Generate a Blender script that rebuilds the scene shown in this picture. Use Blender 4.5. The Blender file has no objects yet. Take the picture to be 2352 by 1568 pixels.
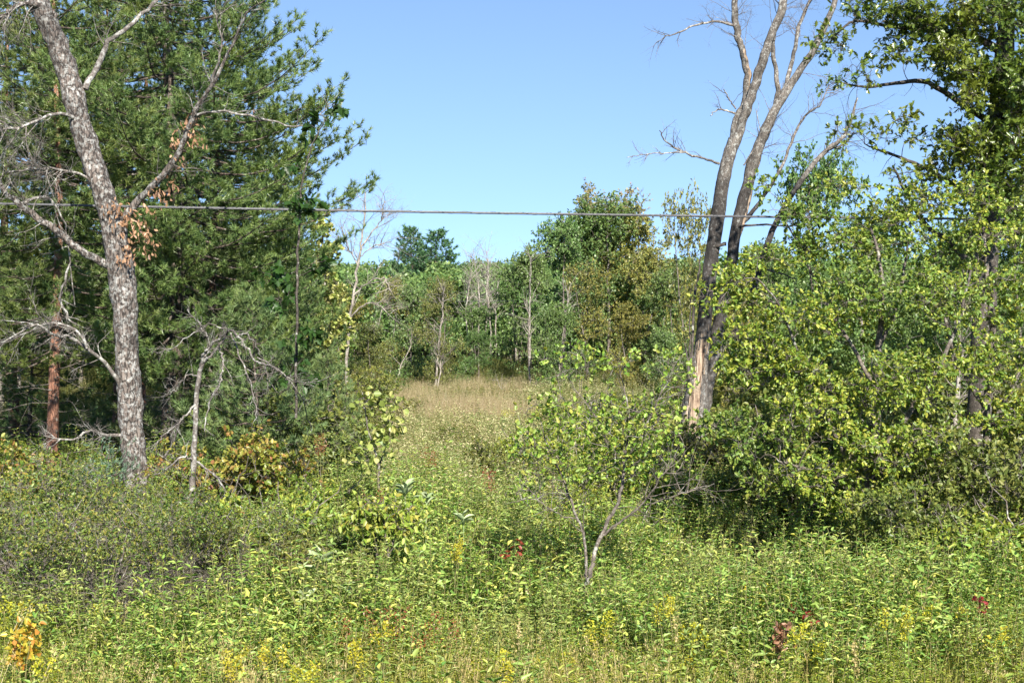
import bpy, math, random
import numpy as np
from mathutils import noise, Vector

# ------------------------------------------------------------------ camera, sky, sun, exposure
S = bpy.context.scene
COL = S.collection
CAMZ = 4.5
F = 3267.0                     # focal length in pixels of a 2352 x 1568 view of the photograph
PITCH = math.atan((784 - 700) / F)
cam_d = bpy.data.cameras.new('camera')
cam = bpy.data.objects.new('camera', cam_d)
COL.objects.link(cam)
cam.location = (0, 0, CAMZ)
cam.rotation_euler = (math.radians(90) - PITCH, 0, 0)
cam_d.sensor_width = 36
cam_d.lens = F / 2352 * 36
cam_d.clip_end = 6000
S.camera = cam

SUN_EL, SUN_AZ = math.radians(37), math.radians(166)     # azimuth clockwise from +Y: behind the camera, slightly to its right
w = bpy.data.worlds.new('World'); S.world = w; w.use_nodes = True
nt = w.node_tree
sky = nt.nodes.new('ShaderNodeTexSky'); sky.sky_type = 'NISHITA'; sky.sun_disc = False
sky.sun_elevation = SUN_EL; sky.sun_rotation = SUN_AZ
sky.altitude = 1200; sky.air_density = 1.0; sky.dust_density = 0.0; sky.ozone_density = 2.6
stc = nt.nodes.new('ShaderNodeTexCoord'); ssp = nt.nodes.new('ShaderNodeSeparateXYZ'); scb = nt.nodes.new('ShaderNodeCombineXYZ')
sma = nt.nodes.new('ShaderNodeMath'); sma.operation = 'MULTIPLY_ADD'; sma.inputs[1].default_value = 0.9; sma.inputs[2].default_value = 0.15   # a clear, haze-free horizon
nt.links.new(stc.outputs['Generated'], ssp.inputs[0]); nt.links.new(ssp.outputs[0], scb.inputs[0]); nt.links.new(ssp.outputs[1], scb.inputs[1])
nt.links.new(ssp.outputs[2], sma.inputs[0]); nt.links.new(sma.outputs[0], scb.inputs[2]); nt.links.new(scb.outputs[0], sky.inputs[0])
bg = nt.nodes['Background']; bg.inputs['Strength'].default_value = 0.09
nt.links.new(sky.outputs[0], bg.inputs[0])
sd = bpy.data.lights.new('sun', 'SUN'); sd.energy = 5.0; sd.angle = math.radians(0.5); sd.color = (1.0, 0.93, 0.82)
sun = bpy.data.objects.new('sun', sd); COL.objects.link(sun)
sv = Vector((math.sin(SUN_AZ) * math.cos(SUN_EL), math.cos(SUN_AZ) * math.cos(SUN_EL), math.sin(SUN_EL)))
sun.rotation_euler = sv.to_track_quat('Z', 'Y').to_euler()
sun.location = sv * 50
S.view_settings.view_transform = 'Standard'; S.view_settings.look = 'None'
S.view_settings.gamma = 1; S.view_settings.use_curve_mapping = False
S.view_settings.exposure = 1.28
S.render.engine = 'CYCLES'
cy = S.cycles
cy.max_bounces = 6; cy.diffuse_bounces = 3; cy.glossy_bounces = 2; cy.transmission_bounces = 4; cy.transparent_max_bounces = 4

R = np.random.default_rng(7)

def at(px, py, Y):
    """world point at distance Y (along +Y) seen at pixel px, py of the 2352 x 1568 view"""
    cx, cyy = (px - 1176) / F, (784 - py) / F
    c, s = math.cos(PITCH), math.sin(PITCH)
    dy = c + cyy * s
    dz = -s + cyy * c
    k = Y / dy
    return np.array([cx * k, Y, CAMZ + dz * k])

def gz(x, y):
    x = np.asarray(x, float); y = np.asarray(y, float)
    z = 0.10 * np.sin(x * 0.35 + 1.3) * np.sin(y * 0.27) + 0.06 * np.sin(x * 0.9 + y * 0.6)
    z = z * np.clip((y - 8) / 10, 0, 1)
    z = z + 2.7 * np.clip((12.5 - y) / 9, 0, 1) ** 1.2
    z = z + 5.0 * np.clip((y - 110) / 220, 0, 1) ** 1.3
    return z

def nz2(x, y, s=1.0, o=0.0):
    """cheap smooth 2-D noise, -1..1"""
    x = np.asarray(x) * s + o; y = np.asarray(y) * s - o * 1.7
    return (np.sin(x * 1.0 + 1.7 * np.sin(y * 0.8)) + np.sin(y * 1.3 + 1.4 * np.sin(x * 1.1 + 2)) + np.sin((x + y) * 2.3) * 0.6 + np.sin(x * 3.1 - y * 2.7) * 0.4) / 3

# ------------------------------------------------------------------ mesh helpers
def nrm(a):
    return a / np.maximum(np.linalg.norm(a, axis=-1, keepdims=True), 1e-9)

class Geo:
    """collects vertices, faces and a per-vertex value 'var'; builds one mesh"""
    def __init__(self):
        self.v = []; self.f = []; self.a = []; self.n = 0; self.mi = []
    def add(self, v, faces, a, mat=0):
        # faces: list of int arrays (m, k)
        v = v.reshape(-1, 3)
        for f in faces:
            self.f.append(f + self.n); self.mi.append(mat)
        self.v.append(v); self.a.append(a.reshape(-1)); self.n += len(v)
    def mesh(self, name, mats, smooth=False, extra=None):
        me = bpy.data.meshes.new(name)
        v = np.concatenate(self.v).astype(np.float32)
        me.vertices.add(len(v)); me.vertices.foreach_set('co', v.ravel())
        idx = np.concatenate([f.ravel() for f in self.f]).astype(np.int32)
        cnt = np.concatenate([np.full(len(f), f.shape[1], np.int32) for f in self.f])
        mi = np.concatenate([np.full(len(f), m, np.int32) for f, m in zip(self.f, self.mi)])
        me.loops.add(len(idx)); me.loops.foreach_set('vertex_index', idx)
        me.polygons.add(len(cnt))
        st = np.concatenate([[0], np.cumsum(cnt)[:-1]]).astype(np.int32)
        me.polygons.foreach_set('loop_start', st)
        me.polygons.foreach_set('material_index', mi)
        if smooth: me.polygons.foreach_set('use_smooth', np.ones(len(cnt), bool))
        at_ = me.attributes.new('var', 'FLOAT', 'POINT')
        at_.data.foreach_set('value', np.concatenate(self.a).astype(np.float32))
        if extra:
            for k, arr in extra.items():
                e = me.attributes.new(k, 'FLOAT', 'POINT'); e.data.foreach_set('value', arr.astype(np.float32))
        me.update(calc_edges=True)
        for m in (mats if isinstance(mats, (list, tuple)) else [mats]): me.materials.append(m)
        return me

def tubes(geo, pts, rad, sides=5, mat=0, cap=False):
    """pts (K,n,3), rad (K,n): K tubes of n rings"""
    pts = np.asarray(pts, float); rad = np.asarray(rad, float)
    if pts.ndim == 2: pts = pts[None]; rad = rad[None]
    K, n, _ = pts.shape
    t = np.empty_like(pts); t[:, 1:-1] = pts[:, 2:] - pts[:, :-2]; t[:, 0] = pts[:, 1] - pts[:, 0]; t[:, -1] = pts[:, -1] - pts[:, -2]
    t = nrm(t)
    main = nrm(pts[:, -1] - pts[:, 0])
    ref = np.where(np.abs(main[:, 2:3]) < 0.75, np.array([[0, 0, 1.0]]), np.array([[1.0, 0, 0]]))[:, None, :]
    a = nrm(np.cross(t, np.broadcast_to(ref, t.shape))); b = np.cross(t, a)
    th = np.arange(sides) / sides * 2 * np.pi
    ring = pts[:, :, None, :] + rad[:, :, None, None] * (np.cos(th)[None, None, :, None] * a[:, :, None, :] + np.sin(th)[None, None, :, None] * b[:, :, None, :])
    i = np.arange(n - 1)[:, None] * sides; j = np.arange(sides)[None, :]; j2 = (j + 1) % sides
    q = np.stack([i + j, i + sides + j, i + sides + j2, i + j2], -1).reshape(-1, 4)
    off = (np.arange(K) * n * sides)[:, None, None]
    fs = [(q[None] + off).reshape(-1, 4)]
    if cap:
        c = (np.arange(sides) + (n - 1) * sides)[::-1][None, :]
        fs.append((c[None] + off).reshape(-1, sides))
    va = np.repeat(R.random(K), n * sides)
    geo.add(ring, fs, va, mat)

def tpl(half, fold=0.12, droop=0.15):
    """leaf template from the half outline (u, v) base..tip, folded along the midrib"""
    h = np.array(half, float); m = len(h)
    vs = [(0, 0, 0), (1, 0, -droop)]
    L = []; Rr = []
    for u, v in h:
        vs.append((u, v, fold * abs(v) * 2 - droop * u * u)); L.append(len(vs) - 1)
        vs.append((u, -v, fold * abs(v) * 2 - droop * u * u)); Rr.append(len(vs) - 1)
    return np.array(vs), [np.array([0] + Rr + [1]), np.array([1] + L[::-1] + [0])]
T_OVAL = tpl([(0.3, 0.42), (0.7, 0.36)])
T_LANCE = tpl([(0.35, 0.5), (0.7, 0.3)], 0.15, 0.25)
T_ROUND = tpl([(0.15, 0.38), (0.5, 0.5), (0.85, 0.3)], 0.14, 0.1)
T_DIAM = (np.array([(0, 0, 0), (0.5, -0.4, .04), (1, 0, -.08), (0.5, 0.4, .04)]), [np.array([0, 1, 2, 3])])
T_OAK = tpl([(0.14, 0.1), (0.24, 0.3), (0.33, 0.13), (0.48, 0.42), (0.57, 0.18), (0.74, 0.36), (0.8, 0.13)], 0.12, 0.12)
T_MAPLE = tpl([(0.02, 0.3), (0.2, 0.28), (0.3, 0.55), (0.48, 0.22), (0.68, 0.26), (0.8, 0.1)], 0.1, 0.15)
T_NEED = (np.array([(0, -.5, 0), (0, .5, 0), (1, 0, 0)]), [np.array([0, 1, 2])])

def leaves(geo, P, D, N, L, W, T, mat=0, var=None):
    P = np.asarray(P); n = len(P)
    if n == 0: return
    D = nrm(D); Sd = nrm(np.cross(D, N)); N = np.cross(Sd, D)
    L = np.broadcast_to(L, (n,)); W = np.broadcast_to(W, (n,))
    tv, tf = T
    u = tv[:, 0][None, :, None] * L[:, None, None]; v = tv[:, 1][None, :, None] * W[:, None, None]; wq = tv[:, 2][None, :, None] * L[:, None, None]
    V = P[:, None, :] + u * D[:, None, :] + v * Sd[:, None, :] + wq * N[:, None, :]
    k = len(tv); off = (np.arange(n) * k)[:, None]
    if var is None: var = R.random(n)
    geo.add(V, [f[None, :] + off for f in tf], np.repeat(var, k), mat)

def rdir(n):
    return nrm(R.normal(size=(n, 3)))

def twigs_with_leaves(tw, lf, base, dirs, length, nleaf, LL, WW, T, rad=0.003, spread=0.9, upn=0.8, lmat=0, tmat=0, t0=0.15, droop=0.0, bouquet=False):
    """base/dirs (K,3); straight-ish twigs and the leaves along them"""
    K = len(base)
    if K == 0: return
    length = np.broadcast_to(length, (K,)) * R.uniform(0.6, 1.3, K)
    d = nrm(dirs)
    side = nrm(np.cross(d, rdir(K)))
    p0 = base; p1 = base + d * length[:, None] * 0.5 + side * length[:, None] * 0.08
    p2 = base + d * length[:, None] + np.array([0, 0, -1.0]) * (length * droop)[:, None]
    if tw is not None:
        tubes(tw, np.stack([p0, p1, p2], 1), np.stack([np.full(K, rad), np.full(K, rad * .8), np.full(K, rad * .35)], 1), 3, tmat)
    t = R.uniform(t0, 1, (K, nleaf))
    if bouquet: t = 1 - (1 - t) * 0.4
    tt = t[..., None]
    pos = (1 - tt) ** 2 * p0[:, None] + 2 * tt * (1 - tt) * p1[:, None] + tt ** 2 * p2[:, None]
    dd = d[:, None] * 0.6 + R.normal(size=(K, nleaf, 3)) * spread * 0.7 + np.array([0, 0, -droop])
    nn = np.array([0, 0, 1.0]) * upn + R.normal(size=(K, nleaf, 3)) * 0.5 + np.array([-0.25, -0.3, 0]) * upn
    m = K * nleaf
    s = R.uniform(0.45, 1.3, m)
    leaves(lf, pos.reshape(m, 3), dd.reshape(m, 3), nn.reshape(m, 3), LL * s, WW * s, T, lmat)

def curve(pts, n):
    """Catmull-Rom through pts (m, d) -> (n, d)"""
    p = np.asarray(pts, float); m = len(p)
    if m == 2: p = np.array([p[0], (p[0] + p[1]) / 2, p[1]]); m = 3
    q = np.vstack([2 * p[0] - p[1], p, 2 * p[-1] - p[-2]])
    t = np.linspace(0, m - 1 - 1e-6, n); i = t.astype(int); f = (t - i)[:, None]
    a, b, c, d = q[i], q[i + 1], q[i + 2], q[i + 3]
    return 0.5 * (2 * b + (c - a) * f + (2 * a - 5 * b + 4 * c - d) * f ** 2 + (3 * b - a - 3 * c + d) * f ** 3)

def trace(lst, Y, n=14, dy=None, jit=0.0):
    """lst of (px, py, width px) -> points and radii in the world"""
    P = []
    for k, e in enumerate(lst):
        yy = Y + (0 if dy is None else dy * k / (len(lst) - 1))
        p = at(e[0], e[1], yy)
        P.append([*p, e[2] * 0.5 / F * yy])
    c = curve(P, n)
    pts, r = c[:, :3], c[:, 3]
    if jit:
        pts[1:-1] += R.normal(size=(n - 2, 3)) * jit
    return pts, np.maximum(r, 0.002)

def grow(out, p, d, L, r, lvl, spec, tips=None):
    """recursive bare branches; out: list of (pts, rad)"""
    n = spec.get('seg', 5); pts = [p]; dd = np.array(d, float)
    wig = spec['wig']; up = spec['up']
    for i in range(n):
        dd = dd + R.normal(size=3) * wig; dd[2] += up; dd /= np.linalg.norm(dd)
        pts.append(pts[-1] + dd * L / n)
    pts = np.array(pts); rad = r * (1 - np.linspace(0, 1, n + 1) * 0.75)
    out.append((pts, rad, lvl))
    if lvl <= 0:
        if tips is not None: tips.append((pts[-1], dd)); tips.append((pts[len(pts) // 2], dd))
        return
    k = spec['kids'][lvl - 1]
    for j in range(k):
        t = R.uniform(spec.get('t0', 0.25), 1.0); x = t * n; i = min(int(x), n - 1); q = pts[i] + (pts[i + 1] - pts[i]) * (x - i)
        base = nrm(pts[i + 1] - pts[i]); sdv = nrm(np.cross(base, R.normal(size=3)))
        ang = R.uniform(*spec['ang'])
        nd = base * math.cos(ang) + sdv * math.sin(ang)
        if 'flat' in spec: nd[2] *= spec['flat']; nd = nrm(nd)
        grow(out, q, nd, L * R.uniform(0.35, 0.75) * spec.get('lr', 1) * (1.15 - 0.5 * t), max(r * (1 - 0.7 * t) * 0.6, 0.0016), lvl - 1, spec, tips)

def put(geo, out, sides=None):
    by = {}
    for pts, rad, lvl in out: by.setdefault((len(pts), lvl), []).append((pts, rad))
    for (n, lvl), l in by.items():
        tubes(geo, np.array([a for a, _ in l]), np.array([b for _, b in l]), (sides or {0: 3, 1: 4, 2: 5, 3: 7}.get(lvl, 7)))

# ------------------------------------------------------------------ objects
def link(name, me, parent=None, kind=None, label=None):
    o = bpy.data.objects.new(name, me); COL.objects.link(o)
    if parent is not None: o.parent = parent
    if kind: o['kind'] = kind
    if label: o['label'] = label
    return o
def thing(name, label, cat, group=None, loc=(0, 0, 0), rz=0, sc=1):
    o = bpy.data.objects.new(name, None); COL.objects.link(o)
    o.empty_display_size = 0.3
    o.location = loc; o.rotation_euler = (0, 0, rz); o.scale = (sc, sc, sc) if np.isscalar(sc) else sc
    o['label'] = label; o['category'] = cat
    if group: o['group'] = group
    return o
def dup(src, name, label, cat, group, loc, rz, sc):
    """copy of a thing with copies of its parts and sub-parts (shared meshes)"""
    r = src.copy(); COL.objects.link(r); r.name = name
    r.location = loc; r.rotation_euler = (0, 0, rz); r.scale = (sc, sc, sc) if np.isscalar(sc) else sc
    r['label'] = label; r['category'] = cat
    if group: r['group'] = group
    elif 'group' in r: del r['group']
    for ch in src.children:
        c = ch.copy(); COL.objects.link(c); c.parent = r
        for g in ch.children:
            d = g.copy(); COL.objects.link(d); d.parent = c
    return r
def basez(x, y): return float(gz(x, y))
def rebase(geo, o):
    """move collected world-space vertices into the frame of thing o (no rotation or scale)"""
    off = np.array(o.location)
    geo.v = [v - off for v in geo.v]

# ------------------------------------------------------------------ materials
def newmat(name):
    m = bpy.data.materials.new(name); m.use_nodes = True
    t = m.node_tree; t.nodes.clear()
    return m, t, t.nodes.new, t.links.new
def ramp(nd, cols):
    cr = nd.color_ramp; n = len(cols)
    pos = [i / (n - 1) for i in range(n)] if not isinstance(cols[0][0], tuple) else [c[1] for c in cols]
    cc = cols if not isinstance(cols[0][0], tuple) else [c[0] for c in cols]
    while len(cr.elements) < n: cr.elements.new(0.5)
    for e, p, c in zip(cr.elements, pos, cc): e.position = p; e.color = (*c, 1)

def leaf_mat(name, cols, transl=0.32, rough=0.42, spec=0.45, patch=None, patch_scale=0.5, vmin=0.75, vmax=1.25, tr_tint=(1.25, 1.2, 0.55), k=(1.75, 1.4, 1.7)):
    cols = [tuple(min(.8, c * q) for c, q in zip(e, k)) for e in cols]
    if patch: patch = (tuple(min(.8, c * q) for c, q in zip(patch[0], k)), patch[1])
    m, t, N, Lk = newmat(name)
    out = N('ShaderNodeOutputMaterial')
    a = N('ShaderNodeAttribute'); a.attribute_name = 'var'
    oi = N('ShaderNodeObjectInfo'); g = N('ShaderNodeNewGeometry')
    cr = N('ShaderNodeValToRGB'); ramp(cr, cols)
    Lk(a.outputs['Fac'], cr.inputs[0])
    col = cr.outputs[0]
    nz = N('ShaderNodeTexNoise'); nz.inputs['Scale'].default_value = patch_scale; nz.inputs['Detail'].default_value = 3
    Lk(g.outputs['Position'], nz.inputs['Vector'])
    if patch:
        mx = N('ShaderNodeMix'); mx.data_type = 'RGBA'
        mr = N('ShaderNodeMapRange'); mr.inputs[1].default_value = 0.5; mr.inputs[2].default_value = 0.68; mr.inputs[4].default_value = patch[1]
        Lk(nz.outputs['Fac'], mr.inputs[0]); Lk(mr.outputs[0], mx.inputs[0]); Lk(col, mx.inputs[6]); mx.inputs[7].default_value = (*patch[0], 1)
        col = mx.outputs[2]
    hv = N('ShaderNodeHueSaturation')
    mh = N('ShaderNodeMapRange'); mh.inputs[3].default_value = 0.488; mh.inputs[4].default_value = 0.512
    Lk(oi.outputs['Random'], mh.inputs[0]); Lk(mh.outputs[0], hv.inputs['Hue'])
    wn = N('ShaderNodeTexWhiteNoise'); wn.noise_dimensions = '1D'
    ad = N('ShaderNodeMath'); ad.operation = 'MULTIPLY_ADD'; ad.inputs[1].default_value = 77.7; Lk(a.outputs['Fac'], ad.inputs[0]); Lk(oi.outputs['Random'], ad.inputs[2])
    Lk(ad.outputs[0], wn.inputs['W'])
    mv = N('ShaderNodeMapRange'); mv.inputs[3].default_value = vmin; mv.inputs[4].default_value = vmax
    Lk(wn.outputs['Value'], mv.inputs[0]); Lk(mv.outputs[0], hv.inputs['Value']); Lk(col, hv.inputs['Color'])
    p = N('ShaderNodeBsdfPrincipled'); p.inputs['Roughness'].default_value = rough; p.inputs['Specular IOR Level'].default_value = spec
    Lk(hv.outputs[0], p.inputs['Base Color'])
    tr = N('ShaderNodeBsdfTranslucent')
    tm = N('ShaderNodeMix'); tm.data_type = 'RGBA'; tm.blend_type = 'MULTIPLY'; tm.inputs[0].default_value = 1
    Lk(hv.outputs[0], tm.inputs[6]); tm.inputs[7].default_value = (*tr_tint, 1); Lk(tm.outputs[2], tr.inputs[0])
    ms = N('ShaderNodeMixShader'); ms.inputs[0].default_value = transl
    Lk(p.outputs[0], ms.inputs[1]); Lk(tr.outputs[0], ms.inputs[2]); Lk(ms.outputs[0], out.inputs[0])
    return m

def bark_mat(name, dark, mid, light, lichen=(0.42, 0.43, 0.38), lich=0.5, scale=9.0, zs=0.35, bump=0.6, wood=None, ls=9, ck=.09, cm=.35):
    m, t, N, Lk = newmat(name)
    out = N('ShaderNodeOutputMaterial'); p = N('ShaderNodeBsdfPrincipled'); p.inputs['Roughness'].default_value = 0.9
    tc = N('ShaderNodeTexCoord'); mp = N('ShaderNodeMapping'); mp.inputs['Scale'].default_value = (1, 1, zs)
    Lk(tc.outputs['Object'], mp.inputs[0])
    v = N('ShaderNodeTexVoronoi'); v.feature = 'DISTANCE_TO_EDGE'; v.inputs['Scale'].default_value = scale * 1.5
    nn = N('ShaderNodeTexNoise'); nn.inputs['Scale'].default_value = scale; nn.inputs['Detail'].default_value = 6; nn.inputs['Roughness'].default_value = 0.65
    dst = N('ShaderNodeVectorMath'); dst.operation = 'MULTIPLY_ADD'; dst.inputs[1].default_value = (0.12, 0.12, 0.12)
    Lk(mp.outputs[0], nn.inputs[0]); Lk(nn.outputs['Color'], dst.inputs[0]); Lk(mp.outputs[0], dst.inputs[2]); Lk(dst.outputs[0], v.inputs[0])
    cr = N('ShaderNodeValToRGB'); ramp(cr, [(dark, 0.3), (mid, 0.5), (light, 0.72)]); Lk(nn.outputs['Fac'], cr.inputs[0])
    crk = N('ShaderNodeMapRange'); crk.inputs[1].default_value = 0.0; crk.inputs[2].default_value = ck; crk.inputs[3].default_value = cm; crk.inputs[4].default_value = 1
    Lk(v.outputs['Distance'], crk.inputs[0])
    mu = N('ShaderNodeMix'); mu.data_type = 'RGBA'; mu.blend_type = 'MULTIPLY'; mu.inputs[0].default_value = 1
    Lk(cr.outputs[0], mu.inputs[6]); Lk(crk.outputs[0], mu.inputs[7])
    ln = N('ShaderNodeTexNoise'); ln.inputs['Scale'].default_value = ls; ln.inputs['Detail'].default_value = 7; ln.inputs['Roughness'].default_value = 0.75
    Lk(tc.outputs['Object'], ln.inputs[0])
    lm = N('ShaderNodeMapRange'); lm.inputs[1].default_value = 0.62 - 0.2 * lich; lm.inputs[2].default_value = 0.70 - 0.2 * lich; lm.inputs[4].default_value = 0.85
    Lk(ln.outputs['Fac'], lm.inputs[0])
    ml = N('ShaderNodeMix'); ml.data_type = 'RGBA'; ml.inputs[7].default_value = (*lichen, 1)
    Lk(lm.outputs[0], ml.inputs[0]); Lk(mu.outputs[2], ml.inputs[6])
    col = ml.outputs[2]
    if wood:
        wa = N('ShaderNodeAttribute'); wa.attribute_name = 'wood'
        wn = N('ShaderNodeTexNoise'); wn.inputs['Scale'].default_value = 14; wn.inputs['Detail'].default_value = 5
        wm = N('ShaderNodeMapping'); wm.inputs['Scale'].default_value = (1, 1, 0.08); Lk(tc.outputs['Object'], wm.inputs[0]); Lk(wm.outputs[0], wn.inputs[0])
        wr = N('ShaderNodeValToRGB'); ramp(wr, [((0.1, 0.06, 0.04), 0.34), (wood, 0.48), ((0.5, 0.4, 0.3), 0.7)]); Lk(wn.outputs['Fac'], wr.inputs[0])
        ws = N('ShaderNodeMath'); ws.operation = 'MULTIPLY_ADD'; ws.inputs[1].default_value = 1.3; Lk(nn.outputs['Fac'], ws.inputs[0]); Lk(wa.outputs['Fac'], ws.inputs[2])
        wq = N('ShaderNodeMapRange'); wq.inputs[1].default_value = 1.1; wq.inputs[2].default_value = 1.16; Lk(ws.outputs[0], wq.inputs[0])
        wx = N('ShaderNodeMix'); wx.data_type = 'RGBA'; Lk(wq.outputs[0], wx.inputs[0]); Lk(col, wx.inputs[6]); Lk(wr.outputs[0], wx.inputs[7])
        col = wx.outputs[2]
        da = N('ShaderNodeAttribute'); da.attribute_name = 'painted_shade'  # mask for cast shade painted into the bark colour
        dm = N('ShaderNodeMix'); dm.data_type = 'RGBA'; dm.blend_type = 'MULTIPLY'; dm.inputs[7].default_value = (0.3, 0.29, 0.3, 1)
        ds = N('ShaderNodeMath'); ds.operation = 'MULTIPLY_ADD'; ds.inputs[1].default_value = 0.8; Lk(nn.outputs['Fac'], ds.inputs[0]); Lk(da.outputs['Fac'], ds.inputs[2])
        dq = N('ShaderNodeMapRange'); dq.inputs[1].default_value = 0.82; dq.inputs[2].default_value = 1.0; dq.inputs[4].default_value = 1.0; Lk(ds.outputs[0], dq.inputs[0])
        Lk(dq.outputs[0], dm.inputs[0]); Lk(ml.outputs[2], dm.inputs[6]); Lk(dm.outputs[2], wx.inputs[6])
    bn = N('ShaderNodeTexNoise'); bn.inputs['Scale'].default_value = 1.7; bn.inputs['Detail'].default_value = 3; Lk(tc.outputs['Object'], bn.inputs[0])
    bm = N('ShaderNodeMapRange'); bm.inputs[1].default_value = .35; bm.inputs[2].default_value = .65; bm.inputs[3].default_value = .6; bm.inputs[4].default_value = 1.25; Lk(bn.outputs['Fac'], bm.inputs[0])
    bx = N('ShaderNodeMix'); bx.data_type = 'RGBA'; bx.blend_type = 'MULTIPLY'; bx.inputs[0].default_value = 1; Lk(col, bx.inputs[6]); Lk(bm.outputs[0], bx.inputs[7]); col = bx.outputs[2]
    Lk(col, p.inputs['Base Color'])
    ba = N('ShaderNodeMath'); ba.operation = 'MULTIPLY'; Lk(crk.outputs[0], ba.inputs[0]); Lk(nn.outputs['Fac'], ba.inputs[1])
    bp = N('ShaderNodeBump'); bp.inputs['Strength'].default_value = bump; bp.inputs['Distance'].default_value = 0.03
    Lk(ba.outputs[0], bp.inputs['Height']); Lk(bp.outputs[0], p.inputs['Normal']); Lk(p.outputs[0], out.inputs[0])
    return m

def plain_mat(name, c1, c2, rough=0.7, scale=20, metal=0):
    m, t, N, Lk = newmat(name)
    out = N('ShaderNodeOutputMaterial'); p = N('ShaderNodeBsdfPrincipled'); p.inputs['Roughness'].default_value = rough; p.inputs['Metallic'].default_value = metal
    tc = N('ShaderNodeTexCoord'); nn = N('ShaderNodeTexNoise'); nn.inputs['Scale'].default_value = scale; nn.inputs['Detail'].default_value = 4
    Lk(tc.outputs['Object'], nn.inputs[0]); cr = N('ShaderNodeValToRGB'); ramp(cr, [(c1, 0.35), (c2, 0.65)]); Lk(nn.outputs['Fac'], cr.inputs[0])
    Lk(cr.outputs[0], p.inputs['Base Color']); Lk(p.outputs[0], out.inputs[0])
    return m

M = {}
M['oak_bark'] = bark_mat('oak_bark', (0.06, 0.046, 0.038), (0.13, 0.105, 0.09), (0.21, 0.18, 0.155), lichen=(0.36, 0.36, 0.34), lich=0.6, scale=10, zs=.3, bump=1.0, ls=12, ck=.14, cm=.15)
M['dead_bark'] = bark_mat('dead_bark', (0.05, 0.042, 0.036), (0.13, 0.115, 0.10), (0.27, 0.24, 0.21), lichen=(0.36, 0.37, 0.35), lich=0.45, scale=15, ls=12, wood=(0.37, 0.28, 0.2))
M['twig_pale'] = bark_mat('twig_pale', (0.08, 0.065, 0.055), (0.15, 0.13, 0.115), (0.26, 0.235, 0.21), lichen=(0.4, 0.4, 0.37), lich=0.55, scale=14, zs=1, bump=0.3)
M['twig_grey'] = bark_mat('twig_grey', (0.06, 0.048, 0.04), (0.15, 0.125, 0.105), (0.26, 0.22, 0.19), lich=0.35, scale=14, zs=1, bump=0.3)
M['twig_dark'] = bark_mat('twig_dark', (0.03, 0.024, 0.02), (0.07, 0.058, 0.048), (0.13, 0.11, 0.09), lich=0.25, scale=14, zs=1, bump=0.3)
M['pine_bark'] = bark_mat('pine_bark', (0.035, 0.026, 0.022), (0.10, 0.075, 0.06), (0.2, 0.15, 0.12), lich=0.3, scale=9, bump=1.0)
M['red_bark'] = bark_mat('red_bark', (0.10, 0.045, 0.03), (0.26, 0.12, 0.075), (0.38, 0.2, 0.13), lichen=(0.42, 0.36, 0.3), lich=0.35, scale=10, bump=0.8)
M['pale_bark'] = bark_mat('pale_bark', (0.14, 0.12, 0.10), (0.32, 0.28, 0.24), (0.45, 0.42, 0.37), lich=0.4, scale=9)

M['pine'] = leaf_mat('pine_needles', [(0.04, 0.078, 0.03), (0.068, 0.122, 0.045), (0.10, 0.16, 0.06), (0.145, 0.195, 0.07)], transl=0.28, rough=0.4, patch=((0.09, 0.13, 0.024), 0.6), patch_scale=0.5, vmin=0.8, vmax=1.3, k=(1.7, 1.5, 1.3))
M['pine_young'] = leaf_mat('young_pine_needles', [(0.05, 0.10, 0.045), (0.08, 0.14, 0.055), (0.12, 0.17, 0.065)], transl=0.15, rough=0.5, k=(1.7, 1.5, 1.3))
M['spruce'] = leaf_mat('spruce_needles', [(0.05, 0.10, 0.07), (0.08, 0.15, 0.11)], transl=0.1, k=(1.7, 1.5, 1.3))
M['shrub_yellow'] = leaf_mat('yellow_green_leaf', [(0.055, 0.105, 0.016), (0.10, 0.17, 0.018), (0.16, 0.215, 0.025), (0.22, 0.24, 0.03)], patch=((0.05, 0.105, 0.02), 0.6), patch_scale=0.45, k=(1.8, 1.62, 2.1))
M['shrub_green'] = leaf_mat('mid_green_leaf', k=(1.95, 1.5, 2.0), cols=[(0.045, 0.085, 0.016), (0.075, 0.13, 0.024), (0.12, 0.165, 0.03)], patch=((0.14, 0.165, 0.03), 0.6))
M['oak_leaf'] = leaf_mat('dark_oak_leaf', [(0.03, 0.06, 0.012), (0.05, 0.10, 0.018), (0.09, 0.145, 0.024)], rough=0.33, spec=0.6, patch=((0.14, 0.17, 0.02), 0.5), patch_scale=0.6, k=(1.7, 1.5, 1.3))
M['maple_leaf'] = leaf_mat('maple_leaf', [(0.04, 0.10, 0.014), (0.08, 0.15, 0.02)])
M['pale_leaf'] = leaf_mat('pale_green_leaf', [(0.11, 0.2, 0.035), (0.19, 0.27, 0.06), (0.3, 0.36, 0.13)])
M['small_tree_leaf'] = leaf_mat('broad_yellow_green_leaf', [(0.09, 0.16, 0.015), (0.17, 0.225, 0.022), (0.24, 0.29, 0.05), (0.26, 0.22, 0.03)], k=(1.35, 1.4, 1.8))
M['vine_leaf'] = leaf_mat('vine_leaf', [(0.11, 0.18, 0.03), (0.17, 0.24, 0.05), (0.27, 0.31, 0.10)])
M['shade_tinted_maple'] = leaf_mat('shade_tinted_maple_leaf', [(0.025, 0.06, 0.012), (0.04, 0.09, 0.018)], k=(1, 1, 1))  # maple green darkened, shade of the sapling put into the leaf colour
M['orange_leaf'] = leaf_mat('orange_tinged_leaf', [(0.09, 0.15, 0.025), (0.16, 0.19, 0.03), (0.27, 0.25, 0.05), (0.22, 0.1, 0.04)], patch=((0.08, 0.14, 0.02), 0.9), patch_scale=.9, k=(1.3, 1.3, 1.3))
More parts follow.
